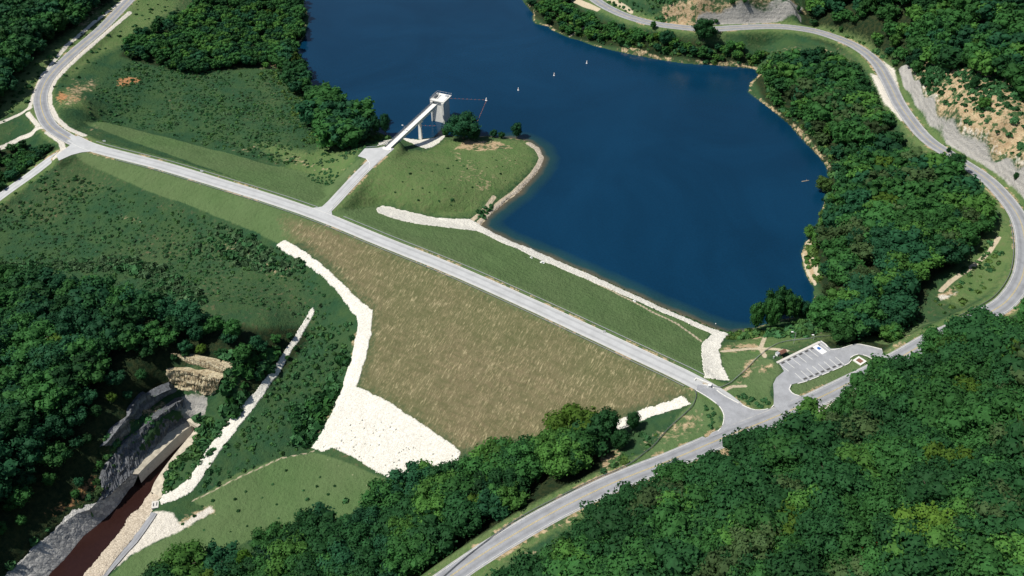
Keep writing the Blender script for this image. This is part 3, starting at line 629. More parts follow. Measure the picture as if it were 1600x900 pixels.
SHALLOW = hit([(815,218),(842,232),(849,248),(836,273),(807,303),(767,334),(749,353),(800,379),(900,420),(1000,464),(1117,514)])
def shore_depth(x, y):
    d = np.maximum(sdist(x, y, SHORE), 0); f = sm(6, 40, seg_dist(x, y, SHALLOW)); return d * (1 + 4 * f) + 7 * f * sm(0, 3, d)
me = cdt_mesh('lake_water', lake_poly, 5.0, lambda x, y: np.zeros(x.shape) + .0, {'shore': shore_depth})
tag(link('lake_water', me, M['lake']), 'deep blue lake held back by the dam', kind='structure')

# ------------------------------------------------------------ roads
def ribbon(name, line, w, mat, off=0.0, label=None, n_across=6, kind='structure', wav=.12, drape=False):
    p = np.asarray(line); t = np.gradient(p[:, :2], axis=0); t /= np.hypot(t[:, 0], t[:, 1])[:, None] + 1e-9
    nrm = np.stack([-t[:, 1], t[:, 0]], 1); us = np.linspace(-1, 1, n_across + 1); rows = []
    for u in us:
        ww = w / 2 + (wav * (vnoise(np.arange(len(p)), np.zeros(len(p)), 2.0, int(u * 10) + 20) - .5) if abs(u) == 1 else 0)
        q = p[:, :2] + nrm * (u * ww)[:, None] if np.ndim(ww) else p[:, :2] + nrm * u * ww
        z = (H(q[:, 0], q[:, 1]) + .16 if drape else p[:, 2]) + off - (.10 if abs(u) == 1 else 0)
        rows.append(np.column_stack([q, z]))
    v = np.stack(rows, 1); n, m = v.shape[:2]; ix = np.arange(n * m).reshape(n, m)
    q = np.stack([ix[:-1, :-1], ix[1:, :-1], ix[1:, 1:], ix[:-1, 1:]], -1).reshape(-1, 4)[:, ::-1]
    me = mesh_np(name, v.reshape(-1, 3), q, {'across': np.tile(us, n)}, True)
    o = link(name, me, mat); tag(o, label, kind=kind); return o
def patch(name, px, mat, off, label, z=None, cell=4.0):
    pg = atpts(px, z) if z is not None else hit(px)
    me = cdt_mesh(name, pg, cell, (lambda x, y: np.full(x.shape, z + off)) if z is not None else (lambda x, y: H(x, y) + .16 + off), {'across': lambda x, y: np.zeros(x.shape)})
    return tag(link(name, me, mat), label, kind='structure')
ribbon('main_road', roads3[4], 8.6, M['road'], 0, 'grey two lane road curving round the near hillside and lake')
ribbon('crest_road', roads3[0], 8.0, M['crest'], .03, 'pale straight road along the top of the dam')
ribbon('abutment_road', roads3[1], 8.2, M['road'], .015, 'grey road curving up from the far end of the dam')
ribbon('valley_road', roads3[2], 6.0, M['crest'], .0, 'pale road dropping to the valley beyond the far end of the dam')
ribbon('tower_access_road', roads3[3], 6.5, M['crest'], .015, 'pale access road from the dam to the intake tower bridge')
patch('junction_pavement', JUNC, M['lot'], .05, 'widened pavement where the dam road meets the main road', 14.0)
patch('junction_pavement', LJUNC, M['crest'], .05, 'widened pavement at the far end of the dam', 14.0)
patch('junction_pavement', [(448,316),(480,326),(503,323),(514,313),(523,317),(518,329),(520,341),(545,356),(507,341)], M['crest'], .055, 'flared pavement where the tower access road leaves the dam road', 14.0)
patch('turning_area', TURN, M['crest'], .05, 'pale turning area before the intake tower bridge', 14.0)
ISLAND = [(1233,608),(1236,601),(1243,599),(1258,596.5),(1326,568),(1329,559),(1341,553.6),(1356,557),(1368,565),(1366,572),(1356,578),(1330,588.5),(1270,617.5),(1249,618.5),(1237,613.5)]
lotw = atpts(LOT, 14.6); isl = atpts(ISLAND, 14.6)
def ring_patch():
    n = len(lotw); k = len(isl); x, y = scatter(lotw, 3.0, .1); m = (seg_dist(x, y, lotw, True) > 1) & (sdist(x, y, isl) < -1); 
    co = [Vector(p) for p in lotw] + [Vector(p) for p in isl] + [Vector((a, b)) for a, b in zip(x[m], y[m])]
    e = [(i, (i + 1) % n) for i in range(n)] + [(n + i, n + (i + 1) % k) for i in range(k)]
    v, e, f, *_ = delaunay_2d_cdt(co, e, [], 1, 1e-4); v = np.array([(p.x, p.y) for p in v]); f = np.array(f)
    c = v[f].mean(1); f = f[sdist(c[:, 0], c[:, 1], isl) < 0]
    z = np.interp(v[:, 1] * 0 + v[:, 0], [60, 200], [0, 0]) + H(v[:, 0], v[:, 1]) * 0 + 14.62
    me = mesh_np('parking_lot', np.column_stack([v, z]), f, {'across': np.zeros(len(v))}, True)
    tag(link('parking_lot', me, M['lot']), 'grey asphalt parking lot looping round a grass island', kind='structure')
ring_patch()

def line_strip(name, line, side, w, mat, off, label, gaps=None, dash=None):
    p = np.asarray(line); t = np.gradient(p[:, :2], axis=0); t /= np.hypot(t[:, 0], t[:, 1])[:, None] + 1e-9
    nrm = np.stack([-t[:, 1], t[:, 0]], 1); a = p[:, :2] + nrm * (side - w / 2); b = p[:, :2] + nrm * (side + w / 2)
    v = np.vstack([np.column_stack([a, p[:, 2] + off]), np.column_stack([b, p[:, 2] + off])]); n = len(p); f = []
    for i in range(n - 1):
        if gaps and gaps(i / n): continue
        f.append((n + i, i, i + 1, n + i + 1)[::-1])
    o = link(name, mesh_np(name, v, np.array(f)), mat); return tag(o, label, kind='structure')
mr = spline(roads3[4], 1.5)
for sgn in (-1, 1): line_strip('road_marking', mr, sgn * .16, .13, M['liney'], .04, 'double yellow centre line of the main road')
mrx = project(mr[:, 0], mr[:, 1], mr[:, 2])[0]; i0 = int(np.argmax(mrx > 1108)); i1 = int(np.argmax(mrx > 1262))
line_strip('road_marking', mr[:i0], 3.55, .15, M['linew'], .04, 'white edge line of the main road'); line_strip('road_marking', mr[i1:], 3.55, .15, M['linew'], .04, 'white edge line of the main road')
line_strip('road_marking', mr, -3.55, .15, M['linew'], .04, 'white edge line of the main road')
lr = spline(roads3[1], 1.5)
line_strip('road_marking', lr, 0, .3, M['liney'], .05, 'yellow centre line of the road beyond the dam')
for sgn in (-1, 1): line_strip('road_marking', lr, sgn * 3.6, .18, M['linew'], .05, 'white edge line of the road beyond the dam')
cr_ = spline(crest3, 2.0); cr_ = cr_[cr_[:, 0] < 72]
for sgn in (-1, 1): line_strip('road_marking', cr_, sgn * 3.55, .22, M['linew'], .07, 'white edge line of the dam road')

# kerbs: broken runs of pale kerb blocks
def kerb(pts, z, label, closed=False, off=0.0, dashed=True, hgt=.15, wid=.32):
    pl = atpts(pts, z); 
    if closed: pl = np.vstack([pl, pl[:1]])
    pl = spline(pl, 1.5); mb = MB(); s = 0
    for i in range(len(pl) - 1):
        a, b = pl[i], pl[i + 1]; l = np.hypot(*(b - a)); s += l
        if dashed and (s % 6.2) > 5.0: continue
        c = (a + b) / 2; mb.box((c[0], c[1], z + off + hgt / 2 - .05), (l + .05, wid, hgt + .1), math.atan2(b[1] - a[1], b[0] - a[0]))
    return tag(mb.build('kerb', M['palec']), label, kind='structure')
kerb([(1100,601),(1112,604),(1130,617),(1160,633),(1180,640.5),(1200,639),(1209,633),(1210,616),(1208,601),(1213,590),(1225,580),(1216,566)], 14.1, 'kerb round the grassed corner between dam road and parking lot', dashed=True)
kerb([(1088,610),(1108,622),(1124,635),(1131,649),(1129,664),(1122,674)], 14.0, 'kerb round the near corner of the dam road junction')
kerb([(1283,533),(1290,538),(1298,546),(1312,545),(1337,538),(1356,540.5),(1378,546)], 14.7, 'kerb along the far edge of the parking lot')
kerb(ISLAND, 14.65, 'kerb round the grass island of the parking lot', closed=True)
kerb([(572,248),(578,256),(575,266),(560,281),(540,302),(522,322),(512,332)], 14.05, 'kerb along the left side of the tower access road', dashed=False, hgt=.1, wid=.25)
# walkway and stalls in the parking lot
sA, sB = atpts([(1214,567)], 14.6)[0], atpts([(1281,534.5)], 14.6)[0]
ed = (sB - sA) / np.hypot(*(sB - sA)); en = np.array([ed[1], -ed[0]]); eang = math.atan2(ed[1], ed[0])
Ls = np.hypot(*(sB - sA)); mb = MB(); c = (sA + sB) / 2
mb.box((c[0], c[1], 14.68), (Ls, 1.1, .24), eang); tag(mb.build('walkway', M['concrete']), 'pale concrete walkway at the head of the upper parking stalls', kind='structure')
stops = []
ns = 7
for i in range(ns + 1):
    p = sA + ed * (Ls * (i + .12) / (ns + .3)); q = p + en * 3.6
    mb = MB(); mb.box((q[0], q[1], 14.629), (.22, 5.4, .012), eang); tag(mb.build('stall_line', M['linew']), 'painted line between upper parking stalls', kind='structure')
    if i < ns:
        r = p + ed * (Ls / ns * .5) + en * 1.25
        mb = MB(); mb.box((r[0], r[1], 14.627), (1.8, .9, .008), eang); tag(mb.build('oil_stain', M['dark']), 'dark stain at the head of an upper stall', kind='structure')
# accessible stall: white painted pad with a blue square
p = sA + ed * (Ls * 6.0 / ns) + en * 3.0
mb = MB(); mb.box((p[0], p[1], 14.645), (3.0, 6.2, .02), eang); tag(mb.build('accessible_stall_pad', M['white']), 'white painted pad of the accessible parking stall', kind='structure')
p2 = p - en * .3; mb = MB(); mb.box((p2[0] + ed[0] * .2, p2[1] + ed[1] * .2, 14.662), (1.5, 1.6, .012), eang); tag(mb.build('accessible_symbol', M['blue']), 'blue square painted on the white accessible stall', kind='structure')
iA, iB = atpts([(1257,596.5)], 14.6)[0], atpts([(1322,570)], 14.6)[0]
ed2 = (iB - iA) / np.hypot(*(iB - iA)); en2 = np.array([-ed2[1], ed2[0]]); L2 = np.hypot(*(iB - iA)); a2 = math.atan2(ed2[1], ed2[0])
for i in range(8):
    p = iA + ed2 * (L2 * i / 7.2); q = p + en2 * 3.2
    mb = MB(); mb.box((q[0], q[1], 14.629), (.22, 5.2, .012), a2); tag(mb.build('stall_line', M['linew']), 'painted line between lower parking stalls', kind='structure')
    if i < 7:
        r = p + ed2 * (L2 / 7.2 * .5) + en2 * 1.3
        mb = MB(); mb.box((r[0], r[1], 14.627), (1.7, .9, .008), a2); tag(mb.build('oil_stain', M['dark']), 'dark stain at the head of a lower stall', kind='structure')

# ------------------------------------------------------------ broken stone: linings, aprons, shore protection
def stones(name, pg, mat, label, cell=.5, amp=.15, lift=.22, kind='stuff', wob=.55, zf=None):
    pg = np.asarray(pg); x0, y0 = pg.min(0) - 1; x1, y1 = pg.max(0) + 1
    gx = np.arange(x0, x1, cell); gy = np.arange(y0, y1, cell); X, Y = np.meshgrid(gx, gy)
    X = X + rng.uniform(-.2, .2, X.shape) * cell; Y = Y + rng.uniform(-.2, .2, Y.shape) * cell
    s = sdist(X, Y, pg) + (fnoise(X, Y, 3.0, 3, 77) - .5) * 2 * wob
    Z = (zf or H)(X, Y) + np.where(s > 0, lift, -.2) + np.where(s > 0, 1, 0) * ((vnoise(X, Y, 1.1, 3) - .5) * amp + rng.uniform(-.5, .5, X.shape) * amp * .7)
    ix = np.arange(X.size).reshape(X.shape); ins = s > -cell * .9
    q = np.stack([ix[:-1, :-1], ix[:-1, 1:], ix[1:, 1:], ix[1:, :-1]], -1).reshape(-1, 4)
    q = q[ins.ravel()[q].all(1)]; u, inv = np.unique(q, return_inverse=True)
    v = np.column_stack([X.ravel(), Y.ravel(), Z.ravel()])[u]
    return tag(link(name, mesh_np(name, v, inv.reshape(-1, 4), None, False), mat), label, 'riprap', kind=kind)
GUT_L = [(432,383),(446,375),(480,396),(520,428),(555,462),(582,485),(580,520),(572,560),(557,604),(600,624),(650,655),(700,690),(720,706),(716,720),(700,735),(660,745),(620,756),(585,735),(545,712),(520,700),(505,706),(486,700),(500,680),(518,645),(535,600),(548,560),(560,510),(556,495),(530,460),(500,430),(470,408),(432,388)]
stones('riprap', hit(GUT_L), M['riprap'], 'white stone lining down the left edge of the dam and its apron')
GUT_U = [(588,326),(596,321),(640,331),(690,341),(735,343),(752,353),(775,366),(803,379),(840,394),(900,420),(967,450),(1033,480),(1083,501),(1117,515),(1138,521),(1128,535),(1124,548),(1128,570),(1141,595),(1100,592),(1096,560),(1096,538),(1112,522),(1080,508),(1000,473),(900,430),(830,400),(770,373),(745,361),(700,356),(650,350),(610,340),(590,332)]
stones('riprap', hit(GUT_U), M['riprap'], 'white stone along the waterline of the dam and round both ends')
stones('riprap', hit([(955,660),(985,648),(1005,640),(1040,629),(1066,620),(1080,631),(1050,642),(1015,652),(990,664),(958,674)]), M['riprap'], 'white stone lining at the right end of the dam beside the trees')
stones('riprap', hit([(483,486),(489,480),(492,488),(480,510),(466,535),(448,562),(430,592),(412,618),(395,640),(372,668),(352,695),(336,718),(318,745),(300,768),(275,782),(252,790),(248,778),(270,768),(292,750),(308,728),(325,700),(348,668),(372,640),(400,612),(420,585),(438,558),(456,532),(470,510)]), M['riprap'], 'narrow white stone ditch running down to the outlet channel', lift=.25, wob=.3)
stones('riprap', hit([(628,216),(655,219),(678,216),(698,211),(688,222),(676,230),(666,233),(650,228)]), M['riprap'], 'white stone bank under the intake tower bridge')
stones('riprap', hit([(592,222),(612,218),(622,220),(606,226),(590,228)]), M['riprap'], 'small white stone patch left of the bridge abutment', lift=.2, cell=.5)
RIM = np.vstack([PENRIM + 0, (PENRIM * 1.0 + np.array([1.8, 1.2]))[::-1]])
stones('riprap', hit([(828,222),(843,231),(850,248),(845,261),(836,274),(820,291),(806,304),(787,318),(768,334),(750,352),(745,347),(763,331),(783,313),(801,300),(815,286),(830,270),(838,258),(842,247),(836,235),(822,226)]), M['pinkrip'], 'weathered pale stone rim round the grassy point', lift=.15, cell=.5, amp=.2)

# loose rock: block shapes with broken corners
def rock_proto(seed):
    r = np.random.default_rng(seed); import bmesh
    bm = bmesh.new(); bmesh.ops.create_icosphere(bm, subdivisions=2, radius=1)
    for v in bm.verts:
        p = np.array(v.co); p = np.sign(p) * np.abs(p) ** .7; p *= 1 + .16 * r.standard_normal(); v.co = Vector((p[0] * 1.2, p[1] * .9, p[2] * .62))
    m = bpy.data.meshes.new('rock'); bm.to_mesh(m); bm.free(); return m
protos_rock = [rock_proto(i) for i in range(5)]
RA = []
for m in protos_rock:
    v = np.zeros(len(m.vertices) * 3); m.vertices.foreach_get('co', v); f = np.array([p.vertices[:] for p in m.polygons]); RA.append((v.reshape(-1, 3), f))
def loose(name, pg, n, s0, s1, mat, label, dz=0):
    pg = np.asarray(pg); V = []; Fc = []; b = 0; x0, y0 = pg.min(0); x1, y1 = pg.max(0); k = 0
    for _ in range(n * 30):
        x, y = rng.uniform(x0, x1), rng.uniform(y0, y1)
        if not inside(np.array([x]), np.array([y]), pg)[0]: continue
        v, f = RA[rng.integers(5)]; s = rng.uniform(s0, s1); a = rng.uniform(0, 6.28); ca, sa = math.cos(a), math.sin(a)
        w = np.column_stack([v[:, 0] * ca - v[:, 1] * sa, v[:, 0] * sa + v[:, 1] * ca, v[:, 2]]) * s + [x, y, float(H(x, y)) + s * .3 + dz]
        V.append(w); Fc.append(f + b); b += len(w); k += 1
        if k >= n: break
    return tag(link(name, mesh_np(name, np.vstack(V), np.vstack(Fc)), mat), label, 'rocks', kind='stuff')
loose('boulders', hit([(486,702),(500,684),(560,640),(720,706),(620,756),(540,716),(510,708)]), 60, .2, .4, M['riprap'], 'loose white boulders on the apron at the toe of the dam', .35)
loose('boulders', hit([(1205,678),(1290,640),(1345,606),(1348,615),(1290,652),(1210,688)]), 60, .4, 1.1, M['riprap'], 'white boulders along the near shoulder of the main road')

# ------------------------------------------------------------ tunnel outlet
def loft(rows, name, mat, n=160, sub=1, noise=0.0, parent=None, smooth=False, axis_noise=(0, 0, 1)):
    rs = []
    for r in rows:
        p = np.asarray(r, float); s = np.concatenate([[0], np.cumsum(np.hypot(*(np.diff(p[:, :2], axis=0)).T))]); t = np.linspace(0, s[-1], n)
        rs.append(np.stack([np.interp(t, s, p[:, k]) for k in range(3)], 1))
    full = []
    for a, b in zip(rs[:-1], rs[1:]):
        for k in range(sub): full.append(a + (b - a) * k / sub)
    full.append(rs[-1]); v = np.stack(full, 1)
    if noise:
        nz = (vnoise(v[..., 0] + v[..., 2] * 3.1, v[..., 1] - v[..., 2] * 2.3, 1.6, 11) - .5) * noise * 1.4 + rng.uniform(-.5, .5, v.shape[:2]) * noise * .7
        nz[:, 0] *= .3; nz[:, -1] *= .3; v = v + nz[..., None] * np.array(axis_noise)
    m_, k_ = v.shape[:2]; ix = np.arange(m_ * k_).reshape(m_, k_)
    q = np.stack([ix[:-1, :-1], ix[:-1, 1:], ix[1:, 1:], ix[1:, :-1]], -1).reshape(-1, 4)
    return link(name, mesh_np(name, v.reshape(-1, 3), q, None, smooth), mat, parent)
def P3(pts, step=1.5): return path3(pts, step)
def lip(line, side, d=2.5, dz=.15):
    p = np.asarray(line); t = np.gradient(p[:, :2], axis=0); t /= np.hypot(t[:, 0], t[:, 1])[:, None]
    nrm = np.stack([-t[:, 1], t[:, 0]], 1) * side; q = p.copy(); q[:, :2] += nrm * d; q[:, 2] = np.minimum(q[:, 2], 999); q[:, 2] += dz; return q
# the polylines run from the tunnel mouth towards the viewer; the left bank's outer side is on the right of travel
L1o = P3(CH_OUT_L[:6]); L1i = P3([(303,662,-25),(284,676,-25),(267,691,-25),(244,713,-25),(227,729,-25),(216,741,-25.2)])
L1w = L1i.copy(); L1w[:, 2] = -31.6
def bank(nm, parts, mat, label, cat, **k):
    o = loft(parts, nm, mat, **k); return tag(o, label, cat)
w1 = empty('outlet_retaining_wall', (L1i[0][0], L1i[0][1], -31)); tag(w1, 'long pale retaining wall on the left side of the tunnel outlet channel', 'retaining wall')
def under(o, root):
    o.parent = root; o.matrix_parent_inverse = Matrix.Translation(-root.location); return o
under(loft([lip(L1o, -1, 2.0, .4), L1o + [0, 0, .25], L1i], 'coping', M['tanc'], n=60, sub=2, noise=.12), w1)
under(loft([L1i, L1w], 'wall_face', M['concrete'], n=60), w1)
# lower left bank
L2o = P3(CH_OUT_L[5:]); L2w = P3([(216,741,-25.5),(207,762,-31.2),(187,791,-31.4),(160,818,-31.4),(133,841,-31.4),(110,870,-31.4),(83,898,-31.4),(50,935,-31.4)])
m2 = (L2o[:1] * .5 + L2w[:1] * .5)
tag(loft([lip(L2o, -1, 3.0, .5), L2o + [0, 0, .2], L2w], 'riprap_bank', M['greyrip'], n=170, sub=9, noise=.34), 'broad grey stone bank left of the brown channel water', 'riprap', kind='stuff')
# right wall of the basin
R1t = P3([(306,668,-26.3),(300,677,-26.3),(288,691,-26.3),(259,727,-26.3),(241,754,-26.4),(236,768,-26.8)])
R1w = R1t.copy(); R1w[:, 2] = -31.4
tmp = P3(CH_OUT_R[:8])
w2 = empty('outlet_retaining_wall', (R1t[0][0], R1t[0][1], -31)); tag(w2, 'pale retaining wall on the right side of the tunnel outlet channel', 'retaining wall')
under(loft([R1w, R1t], 'wall_face', M['tanc'], n=50), w2)
under(loft([R1t, tmp + [0, 0, .2], lip(tmp, 1, 1.6, .3)], 'coping', M['tanc'], n=50, sub=2, noise=.15), w2)
R2w = P3([(236,768,-28.5),(222,784,-31.2),(200,804,-31.4),(180,834,-31.4),(150,868,-31.4),(123,898,-31.4),(90,935,-31.4)])
R2o = P3(CH_OUT_R[7:])
tag(loft([R2w, R2o + [0, 0, .2], lip(R2o, 1, 2.0, .4)], 'riprap_bank', M['pinkrip'], n=120, sub=8, noise=.3), 'pinkish gravel bank right of the brown channel water', 'riprap', kind='stuff')
wp = grow(chpoly, -.3)
me = cdt_mesh('channel_water', wp, 6, lambda x, y: np.full(x.shape, -30.6), {'shore': lambda x, y: np.full(x.shape, 30.)})
tag(link('channel_water', me, M['brown']), 'dark brown water leaving the tunnel outlet', kind='structure')
# portal: headwall with the tunnel mouth, and small weir pier
pa = np.array([*at(302, 664, -23)]); pd = np.array(at(240, 735, -31)) - pa; pang = math.atan2(pd[1], pd[0])
root = empty('tunnel_portal', (pa[0], pa[1], -34), pang); tag(root, 'concrete tunnel mouth at the head of the outlet channel', 'tunnel portal')
mb = MB(); mb.box((-.6, -2.7, 5.8), (1.2, 1.4, 11.6)); mb.box((-.6, 2.7, 5.8), (1.2, 1.4, 11.6)); mb.box((-.6, 0, 10.6), (1.2, 4.0, 2.0)); mb.box((-.5, 0, 11.9), (1.7, 7.0, .5)); mb.build('headwall', M['tanc'], root)
mb = MB(); mb.box((-.9, 0, 5.5), (.2, 4.0, 7.6)); mb.build('tunnel_shade_panel', M['dark'], root)  # flat dark panel, its colour stands in for the shade inside the tunnel
pt = at(228, 738, -29); mb = MB(); mb.box((0, 0, 0), (2.2, .8, 5), .6); mb.box((.2, 0, 2.6), (2.8, 1.1, .3), .6); tag(mb.build('channel_pier', M['concrete'], None, (pt[0], pt[1], -30)), 'small concrete pier against the left wall of the outlet channel', 'pier')
# small weir box and footpath at the foot of the white ditch
gx, gy = at(243, 790, -25.5); root = empty('ditch_outfall', (gx, gy, -27.2)); tag(root, 'pale concrete box where the white ditch meets the channel bank', 'outfall')
mb = MB(); mb.box((0, 0, 1.2), (2.4, 3.4, 2.0), .2); mb.box((0, 0, 2.3), (2.7, 3.7, .25), .2); mb.build('chamber', M['concrete'], root)
mb = MB(); mb.box((-.6, -.2, 2.45), (.35, 1.7, .1), .2); mb.box((.6, .2, 2.45), (.35, 1.7, .1), .2); mb.build('slot_shade', M['dark'], root)  # dark bars on the lid, the shade of the slots put in as colour
svc = path3([(240,802,-25.8),(230,815,-26),(207,844,-26.4),(180,874,-26.8),(155,903,-27),(130,935,-27)], 2)
ribbon('service_road', svc, 3.6, M['road'], .35, 'narrow grey service road running down beside the channel', drape=True)

# ------------------------------------------------------------ rock cliffs above the outlet
def cliff(top, base, mat, label, n=120, back=5.0, amp=.95):
    a, b = P3(top, 1.2), P3(base, 1.2); rows = []
    t = np.gradient(a[:, :2], axis=0); t /= np.hypot(t[:, 0], t[:, 1])[:, None]; m = a[:, :2].mean(0) - b[:, :2].mean(0)
    nrm = np.stack([-t[:, 1], t[:, 0]], 1); nrm *= np.sign((nrm @ m))[:, None]; bk = a.copy(); bk[:, :2] += nrm * back; bk[:, 2] -= .3
    bb = b.copy(); bb[:, 2] -= 1.5
    d = -np.append(m / (np.hypot(*m) + 1e-9), 0)
    a = a + d * 1.0 + [0, 0, .5]; b = b + d * 1.0; bb = bb + d * .3
    o = loft([bk, a, b, bb], 'rock_face', mat, n=n, sub=9, noise=amp, axis_noise=tuple(d + [0, 0, .12])); return tag(o, label, kind='structure')
cliff([(286,622,-15),(280,626,-14.5),(260,640,-14.5),(240,654,-14.5),(220,669,-15),(204,680,-15.5),(186,698,-16),(170,722,-17.5),(158,752,-20)],
      [(296,655,-24),(289,657,-24),(267,671,-24),(249,689,-24),(229,709,-24),(211,729,-24),(200,741,-24),(180,760,-24),(158,779,-23.5)], M['cliffg'], 'dark grey rock face above the left channel wall', back=3)
cliff([(262,599,-7.5),(236,611,-7.5),(210,629,-7.5),(200,650,-8.5),(178,678,-9),(160,700,-11)], [(274,609,-13),(248,627,-14),(232,639,-14),(214,657,-14),(204,674,-14.5),(180,698,-15.5)], M['cliffg'], 'upper tier of grey rock below the wooded ridge', back=4)
cliff([(262,580,-5),(280,577,-4.6),(306,581,-4.6),(348,591,-5)], [(270,600,-12),(286,605,-13),(320,614,-13.5),(341,611,-13)], M['cliffy'], 'yellow sandstone face above the tunnel mouth', n=90, back=4, amp=1.0)
cliff([(271,553,-.5),(300,560,-.5),(330,566,-.8),(364,575,-1)], [(272,558,-2.6),(300,566,-2.6),(330,573,-3),(363,582,-3.2)], M['cliffy'], 'thin pale rock ledge above the yellow face', n=80, back=3, amp=.8)

# ------------------------------------------------------------ intake tower and its bridge
BT = np.array(at(684, 157, 14.6)); BA = np.array(at(606, 231, 14.1)); bd = (BT - BA); BL_ = np.hypot(*bd); bd /= BL_; ba = math.atan2(bd[1], bd[0]); bn = np.array([-bd[1], bd[0]])
FL = np.array(at(674, 190.5, 0)); FR = np.array(at(695.5, 192, 0)); tw = 8.4
tc = (FL + FR) / 2 + bd * 4.6
root = empty('intake_tower', (tc[0], tc[1], 0), ba); tag(root, 'tall white concrete intake tower standing in the lake', 'tower')
mb = MB(); mb.box((-.3, 0, 3), (7.4, 8.4, 21.6), 0, .95); mb.build('shaft', M['palec'], root)
mb = MB()
for sy in (-1, 1):                 # wing walls that taper downward at the front corners
    mb.add([(-4.3, sy * 2.9, 13.6), (-4.3, sy * 4.4, 13.6), (-5.5, sy * 4.4, 13.6), (-5.5, sy * 2.9, 13.6), (-4.3, sy * 3.9, -2), (-4.3, sy * 4.4, -2), (-4.6, sy * 4.4, -2), (-4.6, sy * 3.9, -2)],
           [(0, 1, 2, 3), (7, 6, 5, 4), (0, 4, 5, 1), (1, 5, 6, 2), (2, 6, 7, 3), (3, 7, 4, 0)])
mb.build('wing_wall', M['palec'], root)
mb = MB(); mb.box((.1, 0, 14.2), (10.0, 9.6, .6)); mb.build('deck_slab', M['palec'], root)
mb = MB()
for y in (-4.8, 4.8):
    mb.tube((-5, y, 15.6), (5.4, y, 15.6), .05); mb.tube((-5, y, 15.1), (5.4, y, 15.1), .04)
for x in np.linspace(-5, 5.4, 7):
    for y in (-4.8, 4.8): mb.tube((x, y, 14.6), (x, y, 15.65), .05)
for y in np.linspace(-4.8, 4.8, 6): mb.tube((5.4, y, 14.6), (5.4, y, 15.65), .05)
mb.tube((5.4, -4.8, 15.6), (5.4, 4.8, 15.6), .05); mb.build('railing', M['steel'], root)
mb = MB(); 
for x, y in ((-3, 2.2), (-3, 4.0), (2, 2.2), (2, 4.0)): mb.box((x, y, 15.5), (.25, .25, 1.8))
mb.box((-.5, 2.2, 16.45), (5.4, .3, .3)); mb.box((-.5, 4.0, 16.45), (5.4, .3, .3)); mb.box((-.6, 3.1, 15.1), (3.6, 1.2, .9)); mb.build('hoist_frame', M['dullsteel'], root)
mb = MB(); mb.box((3.1, -2.6, 14.75), (1.8, 1.8, .3)); mb.build('hatch', M['steel'], root)
# bridge
bl = BL_ - 4.0
root = empty('access_bridge', (BA[0], BA[1], 14.0), ba); tag(root, 'narrow white footbridge from the shore to the intake tower', 'bridge')
mb = MB(); mb.box((bl / 2 - 1.2, 0, -.02), (bl + 2.4, 3.9, .3)); mb.build('deck', M['palec'], root)
for s in (-1.5, 1.5): mb = MB(); mb.box((bl / 2, s, -.75), (bl, .4, 1.0)); mb.build('girder', M['palec'], root)
mb = MB(); mb.box((bl / 2, -1.9, .45), (bl, .22, .75)); mb.build('parapet', M['palec'], root)
mb = MB(); mb.box((bl / 2, 1.9, .35), (bl, .2, .55)); 
for x in np.arange(1, bl, 2.5): mb.tube((x, 1.9, .6), (x, 1.9, 1.25), .05)
mb.tube((0, 1.9, 1.25), (bl, 1.9, 1.25), .06); mb.build('railing', M['dullsteel'], root)
PB = np.array(at(657, 217.5, .4)); px_ = float(np.dot(PB - BA, bd))
mb = MB(); mb.box((px_, 0, -7.6), (1.4, 1.9, 13.0), 0, .75); mb.box((px_, 0, -1.6), (1.3, 3.8, .7)); mb.build('pier', M['palec'], root)
mb = MB(); mb.box((-.8, 0, -1.0), (1.6, 5.6, 2.4)); mb.build('abutment', M['palec'], root)

# ------------------------------------------------------------ guardrails
def guardrail(line, label, name='guardrail', sp=4.0, rail=M['steel'], post=M['post'], h=.72, grp='guardrails beside the roads', deep=.32):
    p = np.asarray(line); seg = np.hypot(*np.diff(p[:, :2], axis=0).T); s = np.concatenate([[0], np.cumsum(seg)]); Ltot = s[-1]
    root = empty(name, tuple(p[0])); tag(root, label, 'guardrail', grp)
    t = np.linspace(0, Ltot, max(2, int(Ltot / 2))); q = np.stack([np.interp(t, s, p[:, k]) for k in range(3)], 1) - p[0]
    tt = np.gradient(q[:, :2], axis=0); tt /= np.hypot(tt[:, 0], tt[:, 1])[:, None]; nn = np.stack([-tt[:, 1], tt[:, 0]], 1)
    prof = [(-.05, -deep / 2), (.05, -deep / 4), (-.03, 0), (.05, deep / 4), (-.05, deep / 2), (-.11, deep / 2), (-.11, -deep / 2)]; rows = []
    for a, b in prof: rows.append(np.column_stack([q[:, :2] + nn * a, q[:, 2] + h - .15 + b]))
    v = np.stack(rows, 1); n, m = v.shape[:2]; ix = np.arange(n * m).reshape(n, m); jx = np.roll(ix, -1, 1)
    f = np.stack([ix[:-1], jx[:-1], jx[1:], ix[1:]], -1).reshape(-1, 4)
    link('rail', mesh_np('rail', v.reshape(-1, 3), f), rail, root)
    cnt = min(100, max(2, int(Ltot / sp))); pm = MB(); pm.box((0, 0, h / 2 - .15), (.15, .15, h + .3)); pm = pm.mesh('post')
    for k in range(cnt):
        d = Ltot * (k + .5) / cnt; link('post', pm, post, root, tuple(np.array([np.interp(d, s, p[:, j]) for j in range(3)]) - p[0]))
    return root
def offs(line, d):
    p = np.asarray(line, float); t = np.gradient(p[:, :2], axis=0); t /= np.hypot(t[:, 0], t[:, 1])[:, None]; q = p.copy()
    q[:, :2] += np.stack([-t[:, 1], t[:, 0]], 1) * d; q[:, 2] = np.maximum(H(q[:, 0], q[:, 1]), q[:, 2] - 1.0); return q
def ground_line(px, step=2.5, up=0):
    p = hit(px, up); p = spline(p, step); return np.column_stack([p, H(p[:, 0], p[:, 1])])
